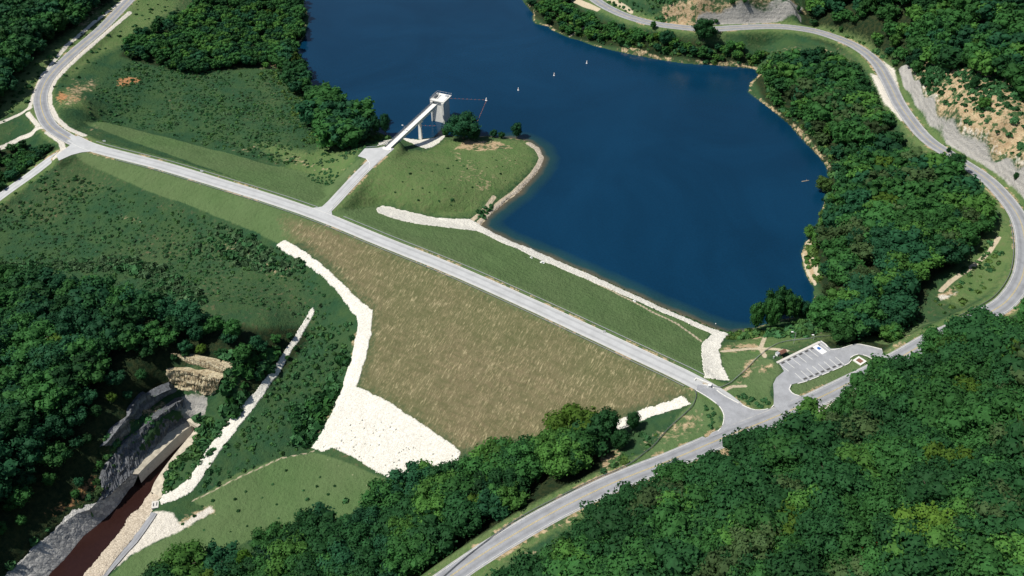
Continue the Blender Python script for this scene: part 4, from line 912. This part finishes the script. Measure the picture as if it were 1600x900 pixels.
c2 = path3(CREST, 2.0); pr_ = project(c2[:, 0], c2[:, 1], c2[:, 2])[0]
guardrail(offs(c2[(pr_ > 523) & (pr_ < 1092)], 5.6), 'steel guardrail on the lake side of the dam road, right of the access road', deep=.4)
guardrail(offs(c2[(pr_ > 135) & (pr_ < 488)], 5.4), 'steel guardrail on the lake side of the dam road, left of the access road', deep=.4)
guardrail(offs(c2[(pr_ > 190) & (pr_ < 1085)], -5.4), 'steel guardrail on the downstream side of the dam road', sp=6.0)
guardrail(np.vstack([ground_line([(1085,611),(1088,618),(1084,632),(1070,648),(1050,665),(1035,680),(1018,700),(990,722),(960,738)]), offs(path3(MAIN, 2.0), 5.6)[lambda q: (project(q[:,0],q[:,1],q[:,2])[0] < 950)][::-1]]) if False else
          ground_line([(1085,611),(1089,619),(1084,633),(1070,648),(1052,664),(1036,680),(1019,700),(992,721),(965,736),(930,750),(880,775),(830,800),(790,825),(750,855),(715,883),(690,905)]),
          'long dark guardrail curving from the dam road down beside the main road', rail=M['dullsteel'], sp=4.0, deep=.5)
guardrail(ground_line([(1108,604),(1126,607),(1140,600),(1160,583),(1185,558),(1205,543),(1225,535),(1238,533),(1270,529),(1297,526)]), 'pale guardrail curving from the dam road up behind the parking lot', rail=M['steel'], deep=.5)
mp = path3(MAIN, 2.0); pm_ = project(mp[:, 0], mp[:, 1], mp[:, 2])
guardrail(offs(mp[(pm_[0] > 1508) & (pm_[1] > 345) & (pm_[1] < 510)], 5.2), 'guardrail on the inside of the sharp right-hand curve above the grass slope', rail=M['dullsteel'], deep=.45)
aq = ground_line([(512,331),(530,312),(548,292),(566,274),(577,262)])
guardrail(path3([(572,231,14),(588,230,14),(600,226,14),(607,221,14)], 1.5), 'short guardrail round the turning area left of the bridge', deep=.4)

# ------------------------------------------------------------ small things on the water and banks
def buoy(px, py, label, s=.75):
    x, y = at(px, py, .4); root = empty('buoy', (x, y, 0)); tag(root, label, 'buoy', 'white buoys on the lake')
    MB().lathe([(.1, -.5), (.8 * s, -.2), (.85 * s, .1), (.45 * s, .6), (.38 * s, 1.6), (.1, 1.8)]).build('float', M['white'], root)
    MB().lathe([(.46 * s, .9), (.46 * s, 1.12)]).build('band', M['orange'], root)
buoy(810, 140, 'white buoy alone on the open lake, leftmost of the three in a row')
buoy(866, 117, 'white buoy on the lake, middle one of the three in a row')
buoy(917, 98, 'white buoy on the lake nearest the far bank, right end of the three')
buoy(760, 156, 'white buoy at the corner of the orange float line right of the tower', .9)
fl_m = MB().lathe([(.02, -.16), (.19, -.1), (.24, .04), (.19, .16), (.04, .22)], 10).mesh('float')
def floats(a, b, n, label, nm='float_line'):
    xa, ya = at(*a, .1); xb, yb = at(*b, .1); root = empty(nm, (xa, ya, 0)); tag(root, label, 'float line', 'orange float lines round the tower')
    mb = MB(); mb.tube((0, 0, .0), (xb - xa, yb - ya, .0), .025, .025, 5); mb.build('rope', M['log'], root)
    for i in range(n):
        t = (i + .5) / n; link('float', fl_m, M['orange'], root, ((xb - xa) * t, (yb - ya) * t, .05))
floats((702, 153.5), (758, 156), 9, 'string of orange floats from the tower to the corner buoy')
floats((760, 157), (746, 190), 12, 'string of orange floats from the corner buoy to the point')
floats((655, 196), (682, 196.5), 4, 'short string of orange floats between bridge pier and tower')
lx, ly = at(1258, 283, 0); mb = MB(); mb.tube((-2, -.6, .1), (2.2, .5, .15), .28, .14); mb.tube((.4, .1, .12), (1.4, 1.3, .3), .12, .05); tag(mb.build('floating_log', M['log'], None, (lx, ly, 0)), 'pale log floating close to the wooded right shore', 'log')
def sign(px, py, w, h, ph, label, mat, cat='sign', yaw=0, nm='sign'):
    x, y = hit([(px, py)])[0]; z = float(H(x, y)); root = empty(nm, (x, y, z), yaw); tag(root, label, cat)
    mb = MB(); mb.tube((-w * .35, 0, -.3), (-w * .35, 0, ph + h), .06); mb.tube((w * .35, 0, -.3), (w * .35, 0, ph + h), .06); mb.build('post', M['post'], root)
    mb = MB(); mb.box((0, -.08, ph + h / 2), (w, .06, h)); mb.build('board', mat, root)
sign(164, 224, 1.6, 1.0, .9, 'small white sign beside the far end of the dam road', M['white'])
sign(316, 270, 1.6, 1.0, .5, 'small white sign on the lake side of the left half of the dam road', M['white'])
sign(944, 521, 1.0, .8, .8, 'small white marker sign beside the right half of the dam road', M['white'])
def monument(px, py, label, s=1.0):
    x, y = hit([(px, py)])[0]; z = float(H(x, y)); root = empty('survey_marker', (x, y, z)); tag(root, label, 'survey marker', 'white markers on the grass upstream slope')
    MB().lathe([(.75 * s, -.3), (.75 * s, .12), (.3 * s, .13), (.25 * s, .9), (.05, .95)], 12).build('pedestal', M['white'], root)
monument(830, 403, 'white survey marker on the grass slope, upper left of the wider pair'); monument(847, 411, 'wide low white survey marker in the grass beside a smaller one', 1.6); monument(991, 471, 'lone white survey marker on the grass slope near the right end', 1.1)
monument(1118, 508, 'white marker on the stone strip at the right end of the waterline', .8)
# lamp at the bridge
def lamp(px, py, hgt, label, z=None, arm=1.2):
    if z is None: x, y = hit([(px, py)])[0]; z = float(H(x, y))
    else: x, y = at(px, py, z)
    root = empty('lamp_post', (x, y, z)); tag(root, label, 'lamp post', 'lamp posts')
    mb = MB(); mb.tube((0, 0, -.4), (0, 0, hgt), .11, .07); mb.tube((0, 0, hgt - .1), (-arm, .2, hgt + .35), .06); mb.build('pole', M['steel'], root)
    mb = MB(); mb.box((-arm - .35, .25, hgt + .35), (1.0, .5, .3), -.15, .8); mb.build('lamp_head', M['white'], root)
lamp(632, 205, 3.4, 'lamp post beside the left railing of the bridge', 14.0, .6)
sgx, sgy = at(640, 197, 14.2)
lamp(1240, 537, 6.0, 'tall lamp post behind the upper parking stalls')
lamp(1271, 531, 2.2, 'short blue-topped post at the guardrail above the accessible stall', None, .2)
# information board kiosk and picnic boxes behind the lot
x, y = hit([(1221, 556)])[0]; z = float(H(x, y)); root = empty('notice_board', (x, y, z), eang); tag(root, 'brown roofed notice board at the left corner of the parking lot', 'notice board')
mb = MB(); mb.box((-1.1, 0, 1.1), (.15, .15, 2.3)); mb.box((1.1, 0, 1.1), (.15, .15, 2.3)); mb.build('post', M['post'], root)
mb = MB(); mb.box((0, 0, 1.5), (2.2, .12, 1.1)); mb.build('board', M['blue'], root)
mb = MB(); mb.add([(-1.7, -1.0, 2.2), (1.7, -1.0, 2.2), (1.7, 0, 2.9), (-1.7, 0, 2.9), (-1.7, 1.0, 2.2), (1.7, 1.0, 2.2), (-1.7, -1.0, 2.1), (1.7, -1.0, 2.1), (1.7, 0, 2.8), (-1.7, 0, 2.8), (-1.7, 1.0, 2.1), (1.7, 1.0, 2.1)],
    [(0, 1, 2, 3), (3, 2, 5, 4), (9, 8, 7, 6), (10, 11, 8, 9), (0, 6, 7, 1), (4, 5, 11, 10), (0, 3, 9, 6), (3, 4, 10, 9), (1, 7, 8, 2), (2, 8, 11, 5)]); mb.build('roof', M['redw'], root)
x, y = hit([(1215, 555)])[0]; z = float(H(x, y)); root = empty('utility_box', (x, y, z), eang); tag(root, 'white utility box left of the roofed notice board', 'utility box')
mb = MB(); mb.box((0, 0, .6), (1.6, 1.4, 1.3)); mb.build('cabinet', M['white'], root); mb = MB(); mb.box((0, 0, 1.3), (1.8, 1.6, .1)); mb.build('lid', M['steel'], root)
x, y = hit([(1209, 560)])[0]; z = float(H(x, y)); mb = MB(); mb.lathe([(.35, 0), (.38, .9), (.42, .92), (.30, 1.15), (.05, 1.2)], 12); tag(mb.build('litter_bin', M['steel'], None, (x, y, z)), 'small grey litter bin on the grass left of the parking lot', 'litter bin')
# fire ring on the island
x, y = hit([(1343, 565)])[0]; z = float(H(x, y)); root = empty('planter', (x, y, z), eang + .1); tag(root, 'square pale concrete frame holding soil on the parking island', 'planter')
mb = MB()
for dx, dy, a, b in ((0, -1.6, 4.0, .8), (0, 1.6, 4.0, .8), (-1.6, 0, .8, 2.4), (1.6, 0, .8, 2.4)): mb.box((dx, dy, .15), (a, b, .5))
mb.build('frame', M['palec'], root); mb = MB(); mb.box((0, 0, .1), (2.4, 2.4, .3)); mb.build('soil', M['redw'], root)
# bridge-end approach slab, parapet and gate near the right end of the dam
x, y = at(1098, 598, 14.4); root = empty('drain_inlet', (x, y, 14.0), CREST_A); tag(root, 'white concrete drain parapet on the lake side where the dam road ends', 'parapet')
mb = MB(); mb.box((0, 1.0, .3), (7.0, .45, .7)); mb.box((-3.4, .4, .25), (.4, 1.2, .6)); mb.box((3.4, .4, .25), (.4, 1.2, .6)); mb.build('parapet_wall', M['palec'], root)
mb = MB(); mb.box((1.0, .2, .1), (2.0, .8, .15)); mb.build('grate', M['log'], root)
x, y = at(1109, 606, 14.4); mb = MB(); mb.box((0, .8, .6), (1.1, .9, 1.2)); mb.box((0, .8, 1.2), (1.25, 1.05, .12)); tag(mb.build('electrical_cabinet', M['white'], None, (x, y, 14.0)), 'white cabinet at the end of the drain parapet', 'cabinet')

# ------------------------------------------------------------ trees
def crown_geo(seed, leaves, size, nl=15, squash=1.0, cores=True, tall=1.0):
    """unit tree: height 1, crown from .2 to 1; returns verts, quads"""
    r = np.random.default_rng(seed); cs_ = []; rad = .37
    for i in range(nl):
        a = i * 2.4 + r.uniform(-.4, .4); t = (i + .5) / nl; zz = .32 + .56 * t
        k = math.sin(math.pi * min(1, .18 + .80 * (1 - t))) ** .6; d = rad * k * (.55 + .4 * r.random()) * (0 if i == nl - 1 else 1)
        cs_.append((d * math.cos(a), d * math.sin(a), zz, (.17 + .07 * r.random()) * (1.0 - .25 * t)))
    cs_.append((0, 0, .55, .27)); cs_ = np.array(cs_); cs_[:, :2] *= squash
    wts = cs_[:, 3] ** 2; wts /= wts.sum(); ch = r.choice(len(cs_), leaves, p=wts)
    d = r.standard_normal((leaves, 3)); d[:, 2] = d[:, 2] * .9 + .25; d /= np.linalg.norm(d, axis=1)[:, None]
    c = cs_[ch, :3] + d * cs_[ch, 3:4] * r.uniform(.80, 1.14, (leaves, 1)) * [1, 1, .92]
    nrm = d + r.standard_normal((leaves, 3)) * .55; nrm /= np.linalg.norm(nrm, axis=1)[:, None]
    u = np.cross(nrm, r.standard_normal((leaves, 3))); u /= np.linalg.norm(u, axis=1)[:, None]; w = np.cross(nrm, u)
    s = size * r.uniform(.6, 1.3, (leaves, 1)); s2 = s * r.uniform(.6, 1.0, (leaves, 1))
    v = np.stack([c - u * s - w * s2 * .6, c + u * s * .7 - w * s2, c + u * s + w * s2 * .7, c - u * s * .6 + w * s2], 1).reshape(-1, 3)
    q = np.arange(leaves * 4).reshape(-1, 4)
    tv, tf = [], []
    if cores:
        bv, bf = ICO; b = len(v)
        for x, y, z, rr in cs_:
            w_ = bv * rr * .80 * (1 + .12 * r.standard_normal((len(bv), 1))) + [x, y, z]; tv.append(w_); tf.append(bf + b); b += len(bv)
        v = np.vstack([v] + tv); tf = np.vstack(tf)
    return v, q, tf
import bmesh
bm = bmesh.new(); bmesh.ops.create_icosphere(bm, subdivisions=1, radius=1)
ICO = (np.array([v.co[:] for v in bm.verts]), np.array([[v.index for v in f.verts] for f in bm.faces])); bm.free()
def trunk_mesh(seed):
    r = np.random.default_rng(seed); mb = MB(); mb.tube((0, 0, -.06), (.01, 0, .35), .026, .017, 7); mb.tube((.01, 0, .35), (0, .01, .8), .017, .006, 6)
    for k in range(5):
        a = k * 1.3 + r.random(); z = .26 + .08 * k; mb.tube((0, 0, z), (math.cos(a) * .24, math.sin(a) * .24, z + .2), .010, .004, 5)
    return mb.mesh('trunk')
CROWNS = []; TRUNKS = []
SHAPES = [(1.0, 16), (1.1, 18), (.88, 14), (1.2, 18), (.95, 13), (.75, 13)]
for i, (sq, nl) in enumerate(SHAPES):
    v, q, t = crown_geo(100 + i, 3000, .021, nl, sq); m = mesh_np('crown', v, [q, t]); m.materials.append(M['leaf']); CROWNS.append(m)
    m = trunk_mesh(i); m.materials.append(M['bark']); TRUNKS.append(m)
LOD = [crown_geo(300 + i, 300, .050, 12, SHAPES[i][0]) for i in range(6)]; LODN = [crown_geo(500 + i, 900, .032, 14, SHAPES[i][0]) for i in range(6)]
def plant_tree(x, y, z, h, tint, yaw, var, label, group, name='broadleaf_tree', wide=1.0, cat='tree'):
    root = empty(name, (x, y, z - .2), yaw); tag(root, label, cat, group or None)
    for m, nm in ((TRUNKS[var], 'trunk'), (CROWNS[var], 'crown')):
        o = bpy.data.objects.new(nm, m); COL.objects.link(o); o.parent = root; o.scale = (h * wide, h * wide, h)
        if nm == 'crown': o.color = (*tint, 1)
    return root
# specimens that stand apart
SPECIAL = [  # base px, base py, height, width factor, tint, variant, label
 (724,217,15.5,1.45,BL,1,'broad round tree on the point beside the intake tower'),(697,213,5.5,1.0,MD,0,'small round tree in front of the tower base'),
 (741,219,8.0,1.1,BL,3,'lower tree on the right flank of the broad tree by the tower'),(771,214,4.8,1.1,BL,0,'low bushy tree at the water, left of two on the north edge of the point'),(784,216,4.4,1.1,DK,2,'low bushy tree at the water, right one of a low pair on the point'),
 (807,216,10.5,.85,BL,5,'lone slender tree at the tip of the point'),(603,212,15,.55,BL,5,'tall narrow tree at the right end of the shore grove left of the bridge'),(588,211,13,.6,BL,2,'narrow tree second from the end of the shore grove left of the bridge'),(572,210,10,.7,MD,0,'small light tree in the gap of the shore grove left of the bridge'),
 (1179,517,17,.55,MD,5,'tall single tree at the water just right of the white stone strip'),(1203,514,17,.55,MD,1,'tall pale trunked tree on the bank, second from the white stone strip'),(1213,500,19,.7,DK,3,'tallest tree of the group standing at the water above the parking lot'),
 (1233,502,15,.65,MD,0,'round tree in the middle of the waterside group above the parking lot'),(1250,499,11,.75,BL,4,'rightmost tree of the waterside group above the parking lot'),
 (1262,490,6,.7,MD,2,'small tree by the sandy landing right of the waterside group'),
 (942,690,17,.95,DK,5,'tall tree standing above the valley wood in front of the dry dam face'),(988,672,9.5,.85,DK,5,'upright tree between two pieces of the right stone lining'),(968,700,9,1.0,DK,2,'tree in the shade just below the right stone lining'),
 (1142,705,8.5,.75,BL,5,'lone upright tree beside the main road opposite the dam road'),(1055,745,8,1.0,BL,0,'small tree at the near edge of the main road'),
 (1099,64,15,1.15,DK,3,'large dark tree below the grey rock cut beside the far road'),(1040,72,11,1.1,BL,1,'dark round tree on the far bank left of the large roadside tree'),(1020,45,5,1,MD,0,'small tree at the edge of the far road left of the large tree'),
 (1443,865,17,1.2,YG,1,'broad yellow-green tree standing out in the near hillside wood'),(1340,880,11,.9,(.30,.10,.03),4,'orange-leaved tree in the near hillside wood'),(1290,800,14,.9,(.06,.14,.02),2,'bright green tree left of the middle of the near hillside wood'),
 (380,905,13,1.05,(.06,.15,.018),1,'bright green rounded tree at the bottom edge of the toe field'),(985,890,15,1.0,(.075,.155,.018),0,'pale yellow-green tree near the bottom edge of the wood below the main road'),
 (1440,135,6,.9,DK,5,'small dark tree on the tan slope left end of the rock cut'),(1519,142,9,.8,DK,5,'dark narrow tree in the middle of the tan slope'),(1535,172,7,1.1,LT,0,'round bright green tree on the tan slope above the rock cut'),
 (1585,283,5,.7,DK,5,'single dark sapling on the grey rock slope'),(1481,238,3,1.0,DK,0,'small tree on the ditch side of the road below the grey slope'),
 (1487,270,11,1.1,DK,1,'dark tree overhanging the road below the grey rock slope'),
 (450,862,12,1.0,DK,3,'dark round tree on the edge of the toe field'),(255,905,8,1.1,DK,0,'dark low tree at the bottom left of the toe field'),(320,895,10,1.0,DK,2,'dark tree left of the bright green rounded one'),
 (1143,10,4,1,MD,0,'small round tree on the bench of the far rock cut'),(1162,12,4,1,MD,1,'small round tree right of another on the far rock cut bench'),(1119,37,3.5,.9,MD,2,'small tree at the foot of the far grey rock cut'),(1247,17,3.5,1,DK,0,'small tree at the right end of the far rock cut'),
 (1265,372,7,1.2,LT,1,'pale green tree leaning over the water right of the lake'),(1285,300,9,1.2,(.06,.12,.03),0,'light green tree at the water at the left edge of the right wood'),
]
spx = []
nsp = 0
for (px, py, h, wd, tint, var, label) in SPECIAL:
    x, y = hit([(px, py)])[0]; z = float(H(x, y)); spx.append((x, y))
    plant_tree(x, y, z, h, tint, rng.uniform(0, 6.28), var, label, None, wide=wd); nsp += 1
spx = np.array(spx)
T = [t for t in trees if np.min(np.hypot(spx[:, 0] - t[0], spx[:, 1] - t[1])) > 4.2]
tp = np.array([(t[0], t[1], t[2], t[3]) for t in T]); ppx, ppy, pdp = project(tp[:, 0], tp[:, 1], tp[:, 2] + tp[:, 3] * .6)
vis = (ppx > -10) & (ppx < 1610) & (ppy > -10) & (ppy < 940)
size = np.where(vis, tp[:, 3] / pdp, 0); order = np.argsort(-size); NIND = 298 - nsp
ind = set(order[:NIND].tolist())
def hue(t):
    r, g, b = t
    if r > .06 and g > .1: return 'yellow-green'
    if g > .085: return 'bright green'
    if b > .024: return 'bluish green'
    if g > .062: return 'mid green'
    return 'dark green'
Vs, Qs, Ts_, tq, tt_ = [], [], [], [], []; base = 0
tv_list = []; used = set()
for i, t in enumerate(T):
    x, y, z, h, tint, yaw, ri, var = t
    if i in ind:
        w = WOODS[ri]; g = w[5] or 'trees beyond the dam'; wh = w[6] or 'beyond the dam'
        plant_tree(x, y, z, h, tint, yaw, var, '%s broadleaf tree %s' % (hue(tint), wh), g, wide=rng.uniform(1.0, 1.5))
        continue
    v, q, f = (LODN if y < 400 and abs(x) < 300 else LOD)[var]; wd = rng.uniform(1.02, 1.5); ca, sa = math.cos(yaw) * h * wd, math.sin(yaw) * h * wd
    V = np.column_stack([v[:, 0] * ca - v[:, 1] * sa, v[:, 0] * sa + v[:, 1] * ca, v[:, 2] * h]) + [x, y, z - .2]
    Vs.append(V); Qs.append(q + base); Ts_.append(f + base); base += len(V); tq.append(np.repeat(tint[None], len(q), 0)); tt_.append(np.repeat(tint[None], len(f), 0))
me = mesh_np('woodland', np.vstack(Vs), [np.vstack(Qs), np.vstack(Ts_)], {'tint': np.vstack(tq + tt_)})
o = link('woodland', me, M['leaf']); o.color = (0, 0, 0, 1); tag(o, 'continuous woods on the far hills and lake shores', 'woodland', kind='stuff')
print('TREES', len(T), 'stuff faces', len(me.polygons))

# ------------------------------------------------------------ shrubs
def bush_geo(seed, n=46):
    r = np.random.default_rng(seed); d = r.standard_normal((n, 3)); d[:, 2] = abs(d[:, 2]); d /= np.linalg.norm(d, axis=1)[:, None]
    c = d * r.uniform(.55, 1.05, (n, 1)) * [1, 1, .8]; nrm = d + r.standard_normal((n, 3)) * .5; nrm /= np.linalg.norm(nrm, axis=1)[:, None]
    u = np.cross(nrm, r.standard_normal((n, 3))); u /= np.linalg.norm(u, axis=1)[:, None]; w = np.cross(nrm, u); s = .30 * r.uniform(.6, 1.3, (n, 1))
    v = np.stack([c - u * s - w * s, c + u * s - w * s * .8, c + u * s + w * s, c - u * s * .8 + w * s], 1).reshape(-1, 3)
    return v, np.arange(n * 4).reshape(-1, 4)
BUSH = [bush_geo(i) for i in range(5)]
GR1, GR2, GR3, GR4 = (.052, .150, .056), (.070, .165, .050), (.080, .155, .070), (.10, .18, .045)
SHRUBS = [  # outline, spacing, size range, patchiness threshold, tints
 ([(130,180),(160,120),(230,80),(280,105),(390,112),(470,125),(490,200),(560,215),(600,220),(560,240),(500,262),(400,248),(283,216),(200,196)], 2.3, (.4, 1.15), .42, [GR1, GR1, GR3, GR2]),
 ([(-40,300),(100,262),(233,305),(350,348),(440,388),(500,438),(540,480),(490,500),(400,480),(235,455),(70,420),(-40,412)], 2.3, (.4, 1.1), .44, [GR1, GR3, GR1, GR2]),
 ([(340,350),(380,360),(430,392),(480,410),(460,430),(400,420),(330,400),(290,390)], 3.0, (1.2, 2.6), .42, [GR1, GR3]),
 ([(-30,418),(70,408),(160,400),(230,405),(290,440),(330,470),(300,480),(250,462),(200,420),(100,424),(-30,428)], 3.2, (1.4, 3.0), .35, [GR3, GR3, GR1]),
 ([(492,500),(556,500),(550,545),(535,600),(515,645),(490,695),(440,710),(380,735),(300,775),(330,720),(400,640),(450,570)], 2.6, (.6, 1.6), .40, [GR1, GR1, GR2]),
 ([(455,640),(505,600),(530,560),(545,560),(530,610),(510,650),(485,695),(460,700)], 3.2, (2.5, 4.2), .3, [DK, GR1, MD]),
 ([(255,748),(300,705),(330,670),(345,655),(335,700),(305,735),(280,760),(256,770)], 2.6, (.8, 2.2), .3, [GR1, GR2]),
 ([(345,566),(400,540),(440,545),(415,585),(385,625),(355,665),(342,655),(350,600)], 3.0, (1.4, 3.6), .25, [GR1, DK, MD]),
 ([(300,790),(430,735),(490,712),(560,750),(560,800),(430,825),(330,860),(240,890)], 9.0, (.5, 1.1), .35, [GR1, DK]),
 ([(1175,125),(1190,105),(1200,150),(1240,185),(1270,215),(1290,245),(1302,262),(1300,290),(1285,330),(1278,352),(1292,352),(1305,330),(1312,290),(1312,255),(1290,222),(1262,195),(1215,150),(1205,110)], 2.8, (1.2, 3.0), .3, [GR1, GR2, GR4, MD]),
 ([(305,660),(330,650),(340,665),(310,705),(302,700)], 2.6, (1.5, 3.0), .2, [GR2, GR1]),
 ([(875,25),(930,40),(1000,62),(1100,68),(1190,82),(1330,84),(1340,110),(1190,100),(1100,95),(1000,83),(930,65),(880,50)], 3.3, (.9, 2.4), .38, [GR2, GR1, GR4]),
 ([(940,0),(1060,0),(1040,30),(1020,35),(985,20)], 3.2, (1, 2.4), .35, [GR1, GR2]),
 ([(1425,98),(1510,92),(1600,130),(1600,255),(1570,240),(1500,205),(1450,145)], 3.0, (1.0, 2.6), .44, [GR1, DK, GR1]),
 ([(1395,78),(1340,58),(1290,44),(1300,40),(1400,90),(1410,105)], 3.2, (1, 2.4), .3, [GR2, GR1]),
 ([(1460,470),(1500,420),(1550,370),(1575,400),(1550,440),(1500,480),(1430,508),(1400,515)], 3.5, (.7, 1.8), .45, [GR4, GR2, GR1]),
 ([(1290,400),(1330,425),(1370,440),(1340,450),(1280,430)], 3.0, (1, 2.4), .3, [GR4, GR2]), ([(1310,232),(1350,238),(1380,238),(1350,258),(1320,252)], 3.2, (1, 2.2), .45, [GR2, GR4]),
 ([(1140,518),(1180,515),(1200,522),(1175,528),(1140,530)], 2.6, (1.4, 2.6), .1, [GR4, GR2]), ([(1200,515),(1270,495),(1285,515),(1260,527),(1205,525)], 2.8, (1.4, 2.8), .15, [GR2, GR1]),
 ([(1135,613),(1150,612),(1180,622),(1205,628),(1203,636),(1180,636),(1155,627)], 1.9, (.6, 1.2), .05, [GR1, GR1]), ([(1095,632),(1112,632),(1120,650),(1118,668),(1105,668),(1108,650)], 1.9, (.6, 1.3), .05, [GR1, GR1]),
 ([(700,895),(760,845),(830,800),(900,762),(960,725),(1000,680),(1030,665),(1020,695),(960,733),(880,772),(800,815),(720,880)], 2.8, (.8, 2.2), .32, [GR2, GR4, GR1]),
 ([(780,905),(850,850),(930,800),(1000,765),(1010,772),(940,810),(860,880),(820,910)], 2.8, (1.0, 2.6), .38, [GR2, GR1, GR4]),
 ([(1150,700),(1250,655),(1345,612),(1350,622),(1260,670),(1160,715)], 2.8, (.8, 2.2), .45, [GR2, GR4]),
 ([(150,700),(200,655),(270,610),(285,625),(230,665),(185,705),(160,750),(140,760)], 2.6, (.7, 1.9), .38, [GR2, GR1]), ([(250,560),(360,575),(370,590),(350,605),(340,640),(320,625),(270,612),(240,590)], 3.0, (.7, 1.8), .52, [GR2, GR1]),
 ([(0,900),(60,830),(120,795),(150,755),(165,775),(140,792),(90,815),(40,858),(0,895)], 3.0, (1, 2.4), .4, [GR2, OL, GR1]),
 ([(130,20),(150,0),(200,-20),(290,-20),(290,15),(200,55),(150,100),(95,150),(80,130),(110,95)], 6.5, (.6, 1.3), .5, [GR1, DK]),
 ([(-10,140),(60,92),(110,55),(60,130),(50,160),(0,200)], 5.5, (.7, 1.6), .45, [GR1, DK]),
 ([(640,250),(820,240),(820,270),(740,330),(640,318),(610,300)], 7.5, (.35, .8), .45, [GR1, DK]), ([(745,330),(765,318),(775,325),(752,345)], 2.0, (.7, 1.3), .1, [GR1]),
 ([(480,272),(515,260),(532,272),(520,286),(490,285)], 2.4, (.6, 1.2), .15, [GR1]),
 ([(1255,410),(1262,375),(1275,370),(1283,440),(1268,437)], 2.6, (.8, 2.2), .3, [GR4, LT]), ([(480,205),(560,208),(610,215),(560,222),(470,222)], 2.6, (.8, 2.0), .2, [GR2, GR4]),
 ([(440,110),(470,130),(490,190),(470,200),(440,140),(400,110)], 3.0, (.7, 1.6), .35, [GR4, GR2])]
Vs, Qs, tq = [], [], []; base = 0; LOTW = hit(LOT)
for si, (poly, sp, (s0, s1), th, tints) in enumerate(SHRUBS):
    pg = hit(poly, .6); x, y = scatter(pg, sp, .48)
    m = nearcheck(x, y, 1.6) if si not in (16, 17, 20, 21) else np.ones(x.shape, bool)
    for (r, w), r3 in zip(ROADS, roads3): m &= seg_dist(x, y, r3[:, :2]) > w / 2 + 1.5
    m &= fnoise(x, y, 16, 3, 60 + si) * .65 + rng.random(x.shape) * .35 > th
    x, y = x[m], y[m]; z = H(x, y); fn = fnoise(x, y, 22, 2, 90)
    for i in range(len(x)):
        s = (s0 + (s1 - s0) * rng.beta(1.2, 2.4) * 1.5) * (.6 + .8 * fn[i]); v, q = BUSH[rng.integers(5)]; a = rng.uniform(0, 6.28); ca, sa = math.cos(a) * s, math.sin(a) * s
        V = np.column_stack([v[:, 0] * ca - v[:, 1] * sa, v[:, 0] * sa + v[:, 1] * ca, v[:, 2] * s * .9]) + [x[i], y[i], z[i] - .1]
        t = np.array(tints[rng.integers(len(tints))]) * rng.uniform(.8, 1.25); Vs.append(V); Qs.append(q + base); base += len(V); tq.append(np.repeat(t[None], len(q), 0))
me = mesh_np('scrub', np.vstack(Vs), np.vstack(Qs), {'tint': np.vstack(tq)}); o = link('scrub', me, M['leaf']); o.color = (0, 0, 0, 1)
tag(o, 'low bushes and tall weeds over the rough ground', 'scrub', kind='stuff')
print('SCRUB', len(Vs))
